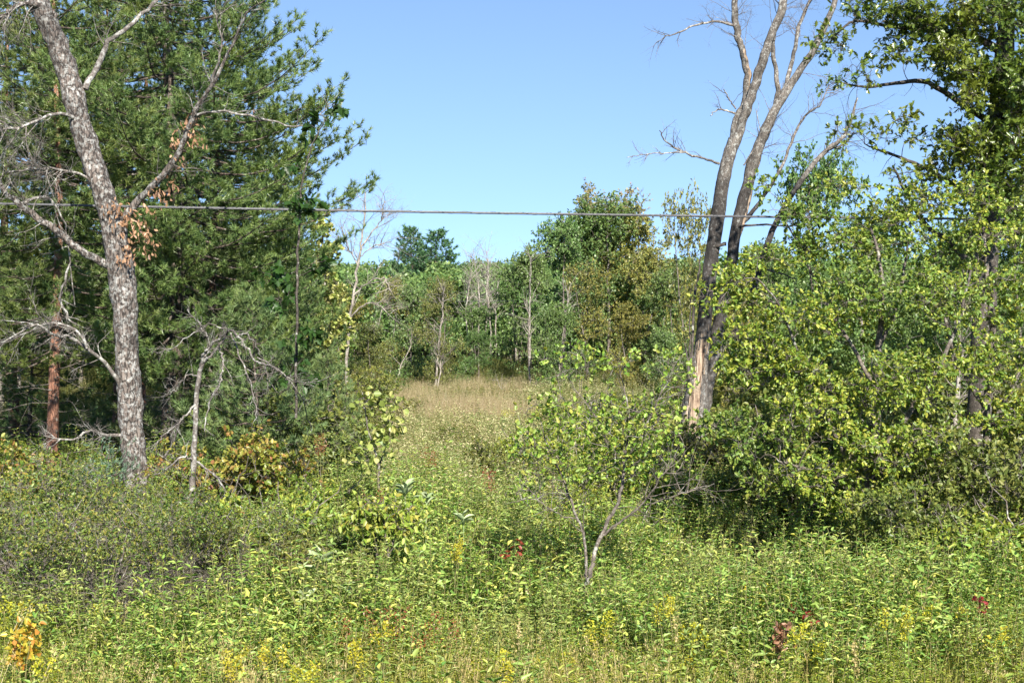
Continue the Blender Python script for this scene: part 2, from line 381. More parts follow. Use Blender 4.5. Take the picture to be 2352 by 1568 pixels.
M['brown_leaf'] = leaf_mat('withered_leaf', [(0.3, 0.16, 0.09), (0.42, 0.25, 0.15), (0.2, 0.1, 0.06)], transl=0.2, k=(1, 1, 1))
M['bramble_leaf'] = leaf_mat('small_bramble_leaf', [(0.05, 0.10, 0.02), (0.09, 0.15, 0.025), (0.14, 0.18, 0.03), (0.18, 0.17, 0.03)], k=(1.4, 1.3, 1.5))
M['far_leaf'] = leaf_mat('far_tree_leaf', [(0.05, 0.09, 0.02), (0.08, 0.13, 0.028), (0.12, 0.165, 0.036)], k=(1.65, 1.72, 2.4), patch=((0.12, 0.155, 0.035), 0.4), patch_scale=0.25, vmin=0.7, vmax=1.35)
M['far_pale'] = leaf_mat('far_pale_leaf', [(0.08, 0.13, 0.03), (0.13, 0.17, 0.035), (0.18, 0.2, 0.04)], patch_scale=0.3)
M['far_pink'] = leaf_mat('far_pinkish_leaf', [(0.12, 0.16, 0.04), (0.22, 0.2, 0.07), (0.33, 0.22, 0.12)], k=(1.3, 1.3, 1.5))
M['far_olive'] = leaf_mat('far_olive_leaf', [(0.07, 0.095, 0.02), (0.11, 0.14, 0.03), (0.15, 0.165, 0.035)], k=(1.6, 1.5, 2.0))
M['far_fir'] = leaf_mat('far_conifer', [(0.02, 0.065, 0.03), (0.04, 0.10, 0.045), (0.06, 0.13, 0.05)], transl=0.1, k=(1.7, 1.5, 1.3))
M['herb'] = leaf_mat('herb_leaf', [(0.055, 0.12, 0.012), (0.10, 0.18, 0.016), (0.16, 0.235, 0.024), (0.25, 0.28, 0.03)], patch=((0.19, 0.21, 0.04), 0.5), patch_scale=0.7, k=(1.95, 1.8, 3.8))
M['herb_mixed'] = leaf_mat('weathered_herb_leaf', [(0.08, 0.14, 0.03), (0.16, 0.22, 0.05), (0.27, 0.31, 0.10), (0.34, 0.3, 0.14)], patch=((0.24, 0.15, 0.07), 0.45), patch_scale=0.5, k=(1.95, 1.8, 2.7))
M['grass'] = leaf_mat('green_grass', [(0.10, 0.17, 0.02), (0.19, 0.25, 0.04), (0.33, 0.32, 0.1)], transl=0.4, vmin=0.85)
M['dry_grass'] = leaf_mat('dry_grass', [(0.34, 0.3, 0.1), (0.46, 0.37, 0.17), (0.55, 0.46, 0.25)], transl=0.3, vmin=0.85, k=(1, 1, 1))
M['meadow'] = leaf_mat('meadow_grass', [(0.25, 0.21, 0.10), (0.36, 0.295, 0.175), (0.45, 0.365, 0.245)], transl=0.3, patch=((0.19, 0.22, 0.08), 0.65), patch_scale=0.35, k=(1, 1, 1))
M['goldenrod'] = leaf_mat('yellow_flower', [(0.36, 0.36, 0.03), (0.52, 0.47, 0.04)], transl=0.3, tr_tint=(1, 1, .8), k=(1, 1, 1))
M['goldenrod_leaf'] = leaf_mat('goldenrod_leaf', [(0.10, 0.18, 0.02), (0.16, 0.26, 0.03), (0.24, 0.32, 0.04)])
M['rust'] = leaf_mat('rusty_seed', [(0.16, 0.05, 0.025), (0.27, 0.085, 0.04)], transl=0.15, tr_tint=(1, .9, .8), k=(1, 1, 1))
M['red'] = leaf_mat('red_leaf', [(0.14, 0.018, 0.014), (0.22, 0.04, 0.025)], transl=0.25, tr_tint=(1.2, .8, .6), k=(1, 1, 1))
M['silver_leaf'] = leaf_mat('silver_leaf', [(0.27, 0.36, 0.17), (0.38, 0.45, 0.25)], transl=0.2, rough=0.6, tr_tint=(1, 1, .7), k=(1, 1, 1))
M['stem'] = plain_mat('weed_stem', (0.14, 0.16, 0.05), (0.24, 0.2, 0.09))
M['cable_jacket'] = plain_mat('cable_jacket', (0.03, 0.03, 0.035), (0.06, 0.06, 0.065), rough=0.45)
M['cable_steel'] = plain_mat('galvanised_strand', (0.1, 0.105, 0.115), (0.22, 0.225, 0.24), rough=0.4, metal=0.5)

# ------------------------------------------------------------------ ground
def ground():
    xs = np.concatenate([np.linspace(-2500, -140, 16), np.linspace(-110, -34, 20), np.linspace(-32, 32, 110), np.linspace(34, 110, 20), np.linspace(140, 2500, 16)])
    ys = np.concatenate([np.linspace(-400, -12, 10), np.linspace(-6, 60, 130), np.linspace(62, 130, 50), np.linspace(140, 400, 40), np.linspace(500, 4000, 14)])
    X, Y = np.meshgrid(xs, ys); Z = gz(X, Y)
    nx, ny = len(xs), len(ys)
    g = Geo(); i = np.arange(ny - 1)[:, None] * nx + np.arange(nx - 1)[None, :]
    f = np.stack([i, i + 1, i + nx + 1, i + nx], -1).reshape(-1, 4)
    g.add(np.stack([X, Y, Z], -1), [f], np.zeros(nx * ny))
    m, t, N, Lk = newmat('soil_and_litter')
    out = N('ShaderNodeOutputMaterial'); p = N('ShaderNodeBsdfPrincipled'); p.inputs['Roughness'].default_value = 0.95
    ge = N('ShaderNodeNewGeometry'); n1 = N('ShaderNodeTexNoise'); n1.inputs['Scale'].default_value = 0.35; n1.inputs['Detail'].default_value = 8
    n2 = N('ShaderNodeTexNoise'); n2.inputs['Scale'].default_value = 9; n2.inputs['Detail'].default_value = 6
    Lk(ge.outputs['Position'], n1.inputs[0]); Lk(ge.outputs['Position'], n2.inputs[0])
    c1 = N('ShaderNodeValToRGB'); ramp(c1, [((0.05, 0.055, 0.02), 0.3), ((0.09, 0.1, 0.03), 0.5), ((0.15, 0.12, 0.06), 0.7)]); Lk(n1.outputs['Fac'], c1.inputs[0])
    c2 = N('ShaderNodeValToRGB'); ramp(c2, [((0.35, 0.35, 0.35), 0.3), ((1.2, 1.1, 1.0), 0.7)]); Lk(n2.outputs['Fac'], c2.inputs[0])
    mu = N('ShaderNodeMix'); mu.data_type = 'RGBA'; mu.blend_type = 'MULTIPLY'; mu.inputs[0].default_value = 1
    Lk(c1.outputs[0], mu.inputs[6]); Lk(c2.outputs[0], mu.inputs[7]); Lk(mu.outputs[2], p.inputs['Base Color'])
    b = N('ShaderNodeBump'); b.inputs['Distance'].default_value = 0.1; Lk(n2.outputs['Fac'], b.inputs['Height']); Lk(b.outputs[0], p.inputs['Normal'])
    Lk(p.outputs[0], out.inputs[0])
    link('ground', g.mesh('ground', m, smooth=True), kind='structure')
ground()

# ------------------------------------------------------------------ broadleaf engine
class Skel:
    def __init__(self): self.p = []; self.r = []; self.t = []
    def add(self, pts, rad):
        self.p.append(pts[:, :]); self.r.append(rad)
    def arr(self): return np.concatenate(self.p), np.concatenate(self.r)

def fill(geo, sk, centers, r_tip=0.005, taper=0.014, hpen=0.7, sides=4, wob=0.08, rmax=1.0):
    """join every centre to the nearest point of the skeleton with a curved branch; the skeleton grows"""
    P, Rr = sk.arr()
    from_ = P.copy()
    d0 = np.array([np.min(np.linalg.norm(from_ - c, axis=1)) for c in centers])
    order = np.argsort(d0)
    batch = []; rb = []; outd = np.zeros_like(centers)
    for k in order:
        c = centers[k]; dv = c - P; dist = np.linalg.norm(dv, axis=1)
        cost = dist + hpen * np.maximum(0, P[:, 2] - c[2] + 0.3 * dist)
        i = int(np.argmin(cost)); a = P[i]; L = dist[i]
        side = R.normal(size=3) * wob * L; side[2] += 0.08 * L
        ts = np.linspace(0, 1, 5)[:, None]
        q = a + (c - a) * ts + side * (4 * ts * (1 - ts)) * 0.9 + R.normal(size=(5, 3)) * 0.02 * L * ts
        r0 = min(Rr[i] * 0.75, r_tip + taper * L) * rmax
        rr = np.linspace(max(r0, r_tip), r_tip, 5)
        batch.append(q); rb.append(rr)
        P = np.vstack([P, q[1:]]); Rr = np.concatenate([Rr, rr[1:]])
        outd[k] = nrm(q[-1] - q[-2])
    if batch: tubes(geo, np.array(batch), np.array(rb), sides)
    return outd

def blob(c, r, n, shell=0.45):
    """n random points in an ellipsoid, biased outward"""
    d = rdir(n); rad = R.random(n) ** shell
    return np.array(c) + d * rad[:, None] * np.array(r)

def crown_on(tw, lf, sk, centers, ntw, tl, nleaf, LL, WW, T, **kw):
    outd = fill(tw, sk, centers, **{k: kw.pop(k) for k in list(kw) if k in ('r_tip', 'taper', 'hpen', 'sides', 'wob', 'rmax')})
    K = len(centers)
    base = np.repeat(centers, ntw, 0); dd = np.repeat(outd, ntw, 0) * 0.5 + rdir(K * ntw) + np.array([0, 0, 0.15])
    twigs_with_leaves(tw, lf, base, dd, tl, nleaf, LL, WW, T, **kw)

def tree_parts(t, tr, tw, lf, mt, mtw, ml, crown='crown', smooth=True):
    if tr is not None: link('trunk', tr.mesh('trunk', mt, smooth=True), t)
    c = None
    if lf is not None: c = link(crown, lf.mesh(crown, ml), t, kind='stuff')
    if tw is not None and tw.n: link('branches', tw.mesh('branches', mtw, smooth=True), t, kind='stuff')
    return c

def far_tree(name, H, Rw, n_c, lean=0.3, low=0.25, lobes=7, leaf=0.11, bark='twig_grey', lm='far_leaf', sparse=1.0, nl=12):
    """a free-standing deciduous tree of height H and half-width Rw at the origin"""
    t = thing(name, 'x', 'tree')
    tr, tw, lf = Geo(), Geo(), Geo(); sk = Skel()
    top = np.array([R.normal() * lean, R.normal() * lean, H * 0.9])
    pts = curve([(0, 0, -0.2), (R.normal() * lean * .3, R.normal() * lean * .3, H * 0.3), (top * np.array([.6, .6, .66])).tolist(), top.tolist()], 12)
    pts[1:] += R.normal(size=(11, 3)) * 0.03
    rad = np.linspace(0.008 * H + 0.02, 0.010, 12); tubes(tr, pts, rad, 8); sk.add(pts[3:], rad[3:])
    cs = []
    for i in range(lobes):
        h = R.uniform(low + 0.05, 0.92); wr = Rw * math.sin(math.pi * min(1, (h - low * 0.6) / (1 - low * 0.6)) ** 0.8) * 0.75 + 0.1
        a = R.uniform(0, 6.28); rr = wr * R.uniform(0.2, 1)
        cs.append(blob((math.cos(a) * rr, math.sin(a) * rr, H * h), (Rw * R.uniform(.35, .6), Rw * R.uniform(.35, .6), H * R.uniform(.08, .15)), n_c // lobes, 0.5))
    cs.append(blob((top[0], top[1], H * 0.86), (Rw * .3, Rw * .3, H * .12), n_c // lobes))
    cs = np.concatenate(cs); cs[:, 2] = np.clip(cs[:, 2], H * low * 0.8, H * 0.98)
    crown_on(tw, lf, sk, cs, 4, 0.32, nl, leaf, leaf * 0.8, T_DIAM, r_tip=0.006, taper=0.012, rad=0.004)
    tree_parts(t, tr, tw, lf, M[bark], M[bark], M[lm])
    return t

def rough_trunk(geo, pts, rad, sides=28, amp=0.12, freq=6.0, n=None):
    if n: 
        c = curve(np.hstack([pts, rad[:, None]]), n); pts, rad = c[:, :3], np.maximum(c[:, 3], .002)
    tubes(geo, pts, rad, sides)
    v = geo.v[-1].reshape(len(pts), sides, 3); c = pts[:, None, :]
    d = v - c
    k = np.empty(v.shape[:2])
    for i in range(v.shape[0]):
        for j in range(sides):
            q = v[i, j]
            k[i, j] = noise.noise(Vector((q[0] * freq, q[1] * freq, q[2] * freq * 0.35))) + 0.5 * noise.noise(Vector((q[0] * freq * 3, q[1] * freq * 3, q[2] * freq)))
    geo.v[-1] = (c + d * (1 + amp * k[..., None])).reshape(-1, 3)

class Plant:
    """a thing built in world coordinates and moved into the frame of its Empty"""
    def __init__(self, name, label, cat, base, group=None):
        self.t = thing(name, label, cat, group, loc=tuple(float(b) for b in base))
    def part(self, name, geo, mats, kind=None, label=None, smooth=False, extra=None):
        if geo.n == 0: return None
        rebase(geo, self.t)
        return link(name, geo.mesh(name, mats, smooth=smooth, extra=extra), self.t, kind, label)

def sprout(out, pts, rad, n, L, lvl, spec, r0=0.008, bias=(0, 0, 0), t0=0.1, tips=None):
    """random bare side branches along a limb"""
    for _ in range(n):
        t = R.uniform(t0, 1); x = t * (len(pts) - 1); i = min(int(x), len(pts) - 2); q = pts[i] + (pts[i + 1] - pts[i]) * (x - i)
        b = nrm(pts[i + 1] - pts[i]); s = nrm(np.cross(b, R.normal(size=3)))
        a = R.uniform(0.5, 1.2); d = nrm(b * math.cos(a) + s * math.sin(a) + np.array(bias))
        grow(out, q, d, L * R.uniform(0.4, 1.2), min(r0, rad[i] * 0.7), lvl, spec, tips)

DEADTW = dict(kids=(4, 5), ang=(0.4, 1.2), wig=0.16, up=0.01, seg=6, t0=0.15)

# ------------------------------------------------------------------ the large lichen-covered oak on the left
def left_oak():
    Y = 26
    b = at(318, 1215, Y); b[2] = basez(b[0], b[1])
    P = Plant('dead_oak_tree', 'large leaning pale grey half-dead tree with lichen-covered trunk and bare crooked limbs, beside the pines', 'tree', b)
    g = Geo()
    bb = b.copy(); pts, rad = trace([(322, 1300, 84), (318, 1200, 74), (308, 1050, 68), (297, 900, 64), (290, 760, 64), (280, 630, 70), (254, 500, 62), (222, 400, 58), (190, 300, 56), (163, 200, 56), (132, 100, 56), (95, 20, 52), (60, -60, 44), (40, -160, 36)], Y, 60)
    rad = rad * .84; rough_trunk(g, pts, rad, 34, 0.22, 8, n=220)
    P.part('trunk', g, M['oak_bark'], smooth=True)
    limbs = {
        'right': ([(262, 540, 34), (300, 480, 26), (345, 435, 22), (372, 405, 21), (410, 350, 18), (432, 290, 17), (455, 240, 14), (482, 205, 13), (520, 130, 10), (548, 70, 8), (575, 20, 6), (650, -20, 3)], 0.0, -1.0),
        'right2': ([(440, 270, 12), (490, 255, 8), (550, 262, 7), (620, 275, 6), (690, 290, 4), (770, 235, 2)], 0, -1.0),
        'rfork': ([(482, 205, 11), (500, 150, 8), (510, 90, 6), (500, 40, 5), (545, 10, 3)], 0, -.7),
        'left': ([(262, 612, 30), (225, 600, 26), (172, 565, 24), (130, 528, 22), (85, 500, 22), (45, 470, 20), (15, 440, 16), (-15, 395, 14), (-60, 340, 10)], 0, -1.2),
        'leftup': ([(45, 470, 16), (60, 462, 12), (100, 452, 9), (125, 470, 7), (150, 520, 5), (160, 590, 4), (172, 700, 3)], -.6, .2),
        'upper': ([(195, 205, 20), (225, 150, 18), (245, 100, 16), (285, 70, 14), (320, 40, 12), (360, 0, 10), (400, -50, 8)], 0, .8),
        'top': ([(130, 40, 26), (90, 14, 20), (50, 8, 14), (10, 35, 10), (-40, 60, 7)], 0, -.6),
        'mid': ([(190, 285, 14), (150, 262, 11), (100, 270, 9), (50, 292, 8), (0, 300, 7), (-60, 330, 5)], 0, -1.6),
        'mid2': ([(230, 420, 9), (160, 392, 8), (90, 388, 7), (20, 395, 5)], 0, -1.0),
        'low': ([(285, 905, 16), (262, 860, 14), (235, 825, 12), (200, 800, 11), (160, 772, 10), (125, 770, 8), (75, 745, 6), (0, 790, 5)], 0, -1.4),
        'low2': ([(285, 1000, 14), (240, 998, 10), (205, 990, 8), (160, 1010, 6), (100, 1000, 4)], 0, -1.2),
        'low3': ([(200, 800, 9), (175, 760, 8), (120, 742, 8), (60, 765, 6), (-20, 800, 5)], -.8, -1.0),
        'small_right': ([(330, 1105, 9), (370, 1060, 8), (400, 1010, 6), (415, 960, 4)], 0, -.8),
        'hang': ([(160, 590, 4), (150, 640, 8), (140, 690, 7), (165, 740, 5)], -.6, -.5),
    }
    lm = {}
    for k, (l, d0, d1) in limbs.items():
        g = Geo(); p, r = trace(l, Y + d0, max(14, len(l) * 3), dy=d1 - d0, jit=0.012)
        r = r * .72
        rough_trunk(g, p, r, 12, 0.14, 14)
        P.part('branch', g, M['oak_bark'] if l[0][2] > 20 else M['twig_pale'], smooth=True); lm[k] = (p, r)
    out = []
    for k, n, L, lv in [('right', 22, 0.6, 1), ('right2', 16, 0.45, 1), ('rfork', 14, 0.5, 1), ('left', 20, 0.7, 1), ('leftup', 12, 0.4, 1), ('upper', 16, 0.7, 1), ('top', 24, 1.1, 2), ('mid', 34, 1.1, 2), ('mid2', 26, 0.9, 2), ('low', 22, 0.8, 2), ('low2', 14, 0.6, 2), ('low3', 16, 0.8, 2), ('small_right', 10, 0.4, 1), ('hang', 8, .4, 1)]:
        sprout(out, *lm[k], n, L, lv, DEADTW, 0.010, t0=0.25)
    g = Geo(); put(g, out); P.part('twigs', g, M['twig_pale'], kind='stuff', smooth=True)
    # withered brown leaves left hanging on the right-hand limb
    g = Geo(); p = []
    for (px, py, n, s) in [(290, 500, 60, .22), (320, 540, 40, .2), (300, 570, 24, .2), (430, 300, 40, .2), (445, 320, 24, .15), (415, 370, 14, .12), (365, 440, 26, .15), (400, 420, 16, .15), (350, 560, 14, .18), (265, 480, 24, .16), (445, 275, 20, .12), (330, 500, 16, .25), (285, 590, 20, .15), (405, 330, 14, .1)]:
        p.append(at(px, py, Y - .3) + R.normal(size=(n, 3)) * s * np.array([.6, .6, .6]))
    p = np.concatenate(p); n = len(p)
    leaves(g, p, np.array([0, 0, -1.0]) + R.normal(size=(n, 3)) * 0.5, R.normal(size=(n, 3)), R.uniform(.07, .13, n), R.uniform(.04, .09, n), T_OAK)
    P.part('withered_leaves', g, M['brown_leaf'], kind='stuff')
left_oak()

# ------------------------------------------------------------------ dead double tree on the right
def double_tree():
    Y = 34
    b = at(1592, 1120, Y); b[2] = basez(b[0], b[1])
    P = Plant('dead_twin_tree', 'tall dead twin-trunked tree with torn orange wood low on its bark', 'tree', b)
    g = Geo()
    pts, rad = trace([(1588, 1180, 112), (1588, 1060, 98), (1594, 980, 92), (1600, 900, 68), (1612, 800, 46), (1622, 700, 44), (1634, 600, 42), (1648, 500, 42), (1664, 400, 40), (1686, 320, 38)], Y, 40)
    rad = rad * .76; rough_trunk(g, pts, rad, 30, 0.14, 8, n=170)
    v = np.concatenate(g.v); c = pts
    # torn-off bark: strips low on the side that faces the road
    px = (v[:, 0] / v[:, 1]) * F + 1176; pz = 700 - (v[:, 2] - CAMZ) / v[:, 1] * F
    cx = np.interp(pz, [760, 840, 900, 960, 1030, 1070], [1612, 1608, 1600, 1588, 1592, 1596])
    hw = np.interp(pz, [760, 790, 850, 880, 920, 980, 1040, 1075], [0, 14, 12, 10, 17, 20, 10, 0])
    front = v[:, 1] < np.interp(v[:, 2], c[:, 2], c[:, 1])
    hw = hw * .8; wood = np.clip((hw - np.abs(px - cx)) / 9 + 0.45, 0, 1) * front * (hw > 0)
    shade_band = lambda v: .6 * np.clip((v[:, 2] - at(0, 800, Y)[2]) / .5, 0, 1) * np.clip((at(0, 360, Y)[2] - v[:, 2]) / .6, 0, 1)  # height band where shade is painted onto the twin trunks
    P.part('trunk', g, M['dead_bark'], smooth=True, extra={'wood': wood, 'painted_shade': shade_band(v)})
    g = Geo()
    for _ in range(46):
        py = R.uniform(775, 1050); hw_ = np.interp(py, [760, 790, 850, 880, 920, 980, 1040, 1075], [2, 11, 9, 7, 13, 15, 8, 2]); xc = np.interp(py, [760, 840, 900, 960, 1030, 1070], [1612, 1608, 1600, 1588, 1592, 1596])
        rr_ = float(np.interp(at(0, py, Y)[2], c[:, 2], rad)); u = R.choice([-1, 1]) * R.uniform(.5, 1.1) * hw_ / F * Y; cx_ = (xc - 1176) / F * Y + u
        ax = float(np.interp(at(0, py, Y)[2], c[:, 2], c[:, 0])); yy = Y - math.sqrt(max(rr_ ** 2 - (cx_ - ax) ** 2, .01)) - .012
        h = R.uniform(.12, .45); z = at(0, py, Y)[2]; tl_ = (np.interp(z + h, c[:, 2], c[:, 0]) - ax)
        tubes(g, np.array([[cx_, yy, z], [cx_ + tl_ * .5 + R.normal() * .006, yy - R.uniform(0, .03), z + h * .5], [cx_ + tl_ + R.normal() * .012, yy - R.uniform(-.02, .05), z + h]]), np.array([.011, .009, .002]) * R.uniform(.6, 1.3), 4)
    P.part('torn_splinters', g, M['dead_bark'], kind='stuff', extra={'wood': (R.random(g.n // 12).repeat(12) > .35) * .9})
    limbs = [
        ([(1684, 330, 30), (1695, 270, 27), (1713, 230, 26), (1716, 170, 24), (1706, 120, 22), (1692, 70, 22), (1688, 0, 20), (1684, -90, 15)], 0, .3),
        ([(1686, 335, 34), (1705, 280, 31), (1728, 215, 31), (1748, 150, 30), (1768, 90, 28), (1796, 20, 26), (1815, -70, 20), (1820, -160, 14)], 0, -.3),
        ([(1608, 1010, 44), (1622, 900, 46), (1640, 820, 44), (1660, 700, 42), (1678, 610, 40), (1692, 520, 36), (1715, 430, 36), (1738, 350, 36), (1762, 290, 34), (1790, 235, 28), (1830, 175, 24), (1868, 115, 22), (1900, 50, 20), (1925, -20, 16), (1950, -120, 12)], .3, -.1),
        ([(1690, 560, 22), (1712, 480, 22), (1730, 400, 20), (1752, 330, 16), (1768, 280, 14)], .5, .5),
        ([(1755, 300, 22), (1782, 240, 18), (1785, 180, 15), (1776, 120, 14), (1782, 60, 13), (1800, 0, 11), (1818, -80, 8)], .2, .4),
        ([(1790, 240, 16), (1812, 170, 14), (1826, 110, 13), (1838, 50, 12), (1862, 0, 9), (1890, -60, 6)], .1, .8),
        ([(1700, 520, 16), (1740, 470, 13), (1790, 395, 10), (1820, 320, 9), (1850, 265, 7), (1885, 240, 5), (1905, 195, 3)], .5, 1.2),
        ([(1720, 700, 20), (1762, 560, 20), (1800, 480, 18), (1850, 400, 17), (1900, 345, 15), (1935, 315, 12), (1955, 275, 11), (1970, 225, 5)], .4, 1.0),
        ([(1900, 345, 8), (1940, 330, 6), (1960, 305, 4)], .9, 1.0),
        ([(1652, 376, 9), (1610, 362, 7), (1570, 350, 7), (1530, 325, 5), (1515, 300, 3)], 0, -.8),
        ([(1575, 350, 5), (1530, 352, 4), (1480, 356, 3), (1440, 362, 2)], -.4, -1),
        ([(1692, 62, 11), (1650, 50, 8), (1600, 58, 6), (1560, 75, 5), (1530, 85, 3), (1510, 95, 2)], .2, -.8),
        ([(1692, 262, 8), (1668, 254, 6), (1648, 252, 5), (1632, 266, 3)], .2, 0),
        ([(1690, 250, 5), (1675, 228, 4), (1662, 205, 3)], .2, 0),
        ([(1590, 870, 7), (1590, 780, 9), (1594, 690, 9), (1603, 640, 8), (1609, 590, 4)], -.4, -.3),
        ([(1586, 880, 4), (1584, 800, 5), (1586, 700, 4), (1590, 650, 3)], -.4, -.3),
        ([(1668, 560, 12), (1640, 568, 10), (1650, 580, 8)], -.2, -.1),
        ([(1708, 380, 5), (1732, 340, 4), (1745, 300, 3), (1736, 250, 2)], 0, .2),
        ([(1700, 520, 8), (1760, 515, 6), (1810, 520, 4), (1850, 510, 2)], 0, .6),
        ([(1680, 760, 8), (1740, 745, 6), (1800, 770, 4), (1850, 775, 3)], 0, .6),
        ([(1690, 620, 8), (1760, 620, 6), (1830, 640, 4)], 0, .6),
    ]
    out = []
    for i, (l, d0, d1) in enumerate(limbs):
        g = Geo(); p, r = trace(l, Y + d0, max(12, len(l) * 4), dy=d1 - d0, jit=0.01)
        big = l[0][2] > 12; r = r * .7
        rough_trunk(g, p, r, 20 if big else 8, 0.14, 10, n=90 if big else None)
        ex = None
        if i == 3: ex = {'wood': np.full(g.n, 0.5)}
        if i == 0: 
            v = np.concatenate(g.v); zz = v[:, 2]; z1, z2 = at(0, 210, Y)[2], at(0, 110, Y)[2]
            ex = {'wood': 0.52 * ((zz > z1) & (zz < z2) & (v[:, 0] > np.interp(zz, p[:, 2], p[:, 0])))}
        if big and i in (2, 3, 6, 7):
            ex = dict(ex or {}); ex['painted_shade'] = shade_band(np.concatenate(g.v))  # same painted shade on the larger stems
        P.part('trunk' if i == 2 else 'branch', g, M['dead_bark'] if big else (M['twig_dark'] if i in (14, 15, 16, 18, 19, 20, 6) else M['twig_pale']), smooth=True, extra=ex)
        k = [16, 14, 12, 6, 16, 18, 20, 22, 8, 10, 8, 14, 3, 3, 0, 0, 0, 4, 8, 8, 8][i]
        sprout(out, p, r, k, .55 if i > 8 else 1.0, 2 if i in (0, 1, 2, 5) else 1, DEADTW, 0.009, t0=0.45 if big else 0.2, bias=(0.25 if i in (5, 6, 7) else 0, 0, 0))
    g = Geo(); put(g, out); P.part('twigs', g, M['twig_grey'], kind='stuff', smooth=True)
double_tree()

# ------------------------------------------------------------------ pines
def pine(name, label, H, prof, h0, mat, bark, Y=None, trunk_r=0.16, whorl=0.5, nb=6, needles=36, nl=0.15, nw=0.014, up0=0.0, group=None, dens=1.0, deadlow=True, seed=1):
    global R
    keep = R; R = np.random.default_rng(seed)
    t = thing(name, label, 'tree', group)
    tr, tw, lf = Geo(), Geo(), Geo()
    zz = np.linspace(-0.3, H, 40); bend = np.stack([0.12 * np.sin(zz * 0.5 + seed), 0.12 * np.cos(zz * 0.4 + seed), zz], 1)
    rad = trunk_r * (1 - zz / H * 0.92).clip(.05)
    rough_trunk(tr, bend, rad, 18, 0.1, 8, n=110)
    hs = np.arange(h0, H - 0.15, whorl); hp, rp = zip(*prof)
    bp, br, bl = [], [], []; T0, T1 = [], []
    for h in hs:
        Rw = np.interp(h, hp, rp); fr = h / H
        n = max(3, int(nb * R.uniform(.8, 1.2)))
        a0 = R.uniform(0, 6.28)
        for k in range(n):
            az = a0 + k * 6.283 / n + R.normal() * 0.2; L = Rw * R.uniform(.7, 1.08)
            if L < 0.15: continue
            hh = h + R.normal() * 0.1
            el = up0 - 0.08 + 0.75 * fr ** 2.5 + R.normal() * 0.08
            c0 = np.array([np.interp(hh, bend[:, 2], bend[:, 0]), np.interp(hh, bend[:, 2], bend[:, 1]), hh])
            rd = np.array([math.cos(az), math.sin(az), 0]); sd_ = np.array([-math.sin(az), math.cos(az), 0])
            s = np.linspace(0, 1, 8)
            bx = L * s * math.cos(el); bz = L * s * math.sin(el) - 0.12 * L * np.sin(s * 3.1) + 0.10 * L * s ** 3
            wv = R.normal() * 0.08 * L * np.sin(s * 2.6)
            p = c0 + bx[:, None] * rd + wv[:, None] * sd_ + bz[:, None] * np.array([0, 0, 1])
            bp.append(p); br.append(np.linspace(0.008 + 0.007 * L, 0.003, 8))
            nbl = max(3, int(L * (1 - .22) / 0.175 * dens))
            for j in range(nbl):
                tt = 0.22 + 0.78 * ((j + R.random()) / nbl) ** .75; x = tt * 7; i = min(int(x), 6); q = p[i] + (p[i + 1] - p[i]) * (x - i)
                bd = nrm(p[i + 1] - p[i]); sg = 1 if j % 2 else -1
                an = R.uniform(.5, 1.15); el2 = R.uniform(-0.1, 0.5)
                d = nrm(bd * math.cos(an) + sd_ * sg * math.sin(an) + np.array([0, 0, el2]))
                l2 = (0.24 + 0.36 * L * (1 - tt) ** .8 * .9) * R.uniform(.6, 1.15); l2 = min(l2, 0.95)
                e = q + d * l2 + np.array([0, 0, 0.06 * l2])
                bl.append((q, e)); m = max(2, int(l2 / 0.12))
                for u in np.linspace(0.35, 1, m):
                    o = R.normal(size=3) * 0.03 * (1 + l2)
                    T0.append(q + (e - q) * u + o); T1.append(nrm(d + np.array([0, 0, 0.45]) + R.normal(size=3) * 0.4))
            T0.append(p[-1]); T1.append(nrm(p[-1] - p[-2]))
    T0.append(np.array([bend[-1, 0], bend[-1, 1], H])); T1.append(np.array([0, 0, 1.0]))
    tubes(tw, np.array(bp), np.array(br), 5)
    q = np.array([[a, (a + b) / 2 + np.array([0, 0, -.01]), b] for a, b in bl]); tubes(tw, q, np.tile([0.006, 0.004, 0.002], (len(q), 1)), 3)
    T0 = np.array(T0); T1 = np.array(T1); n = len(T0)
    d = T1[:, None] * 1.0 + R.normal(size=(n, needles, 3)) * 0.6; m = n * needles
    base = T0[:, None] + T1[:, None] * R.uniform(-.06, .05, (n, needles, 1))
    var = np.repeat(R.random(n), needles) * .7 + R.random(m) * .3
    leaves(lf, base.reshape(m, 3), d.reshape(m, 3), R.normal(size=(m, 3)), R.uniform(.7, 1.1, m) * nl, nw, T_NEED, var=var)
    link('trunk', tr.mesh('trunk', M[bark], smooth=True), t)
    link('boughs', tw.mesh('boughs', M['pine_bark'], smooth=True), t, kind='stuff')
    link('crown', lf.mesh('needles', M[mat]), t, kind='stuff')
    if deadlow and h0 > 1.5:
        out = []
        for h in np.arange(0.9, h0 + 0.6, 0.16):
            az = R.uniform(0, 6.28); grow(out, np.array([0, 0, h]), np.array([math.cos(az), math.sin(az), R.uniform(-.2, .15)]), R.uniform(.7, 1.9), 0.012, 1, dict(kids=(5,), ang=(.4, 1.1), wig=.12, up=-.01, seg=5))
        g = Geo(); put(g, out); link('dead_branches', g.mesh('dead_branches', M['twig_grey'], smooth=True), t, kind='stuff')
    R = keep
    return t
def place(o, px, Y, rz=0, sc=1):
    x = (px - 1176) / F * Y; o.location = (x, Y, basez(x, Y)); o.rotation_euler = (0, 0, rz); o.scale = (sc,) * 3 if np.isscalar(sc) else sc
    return o
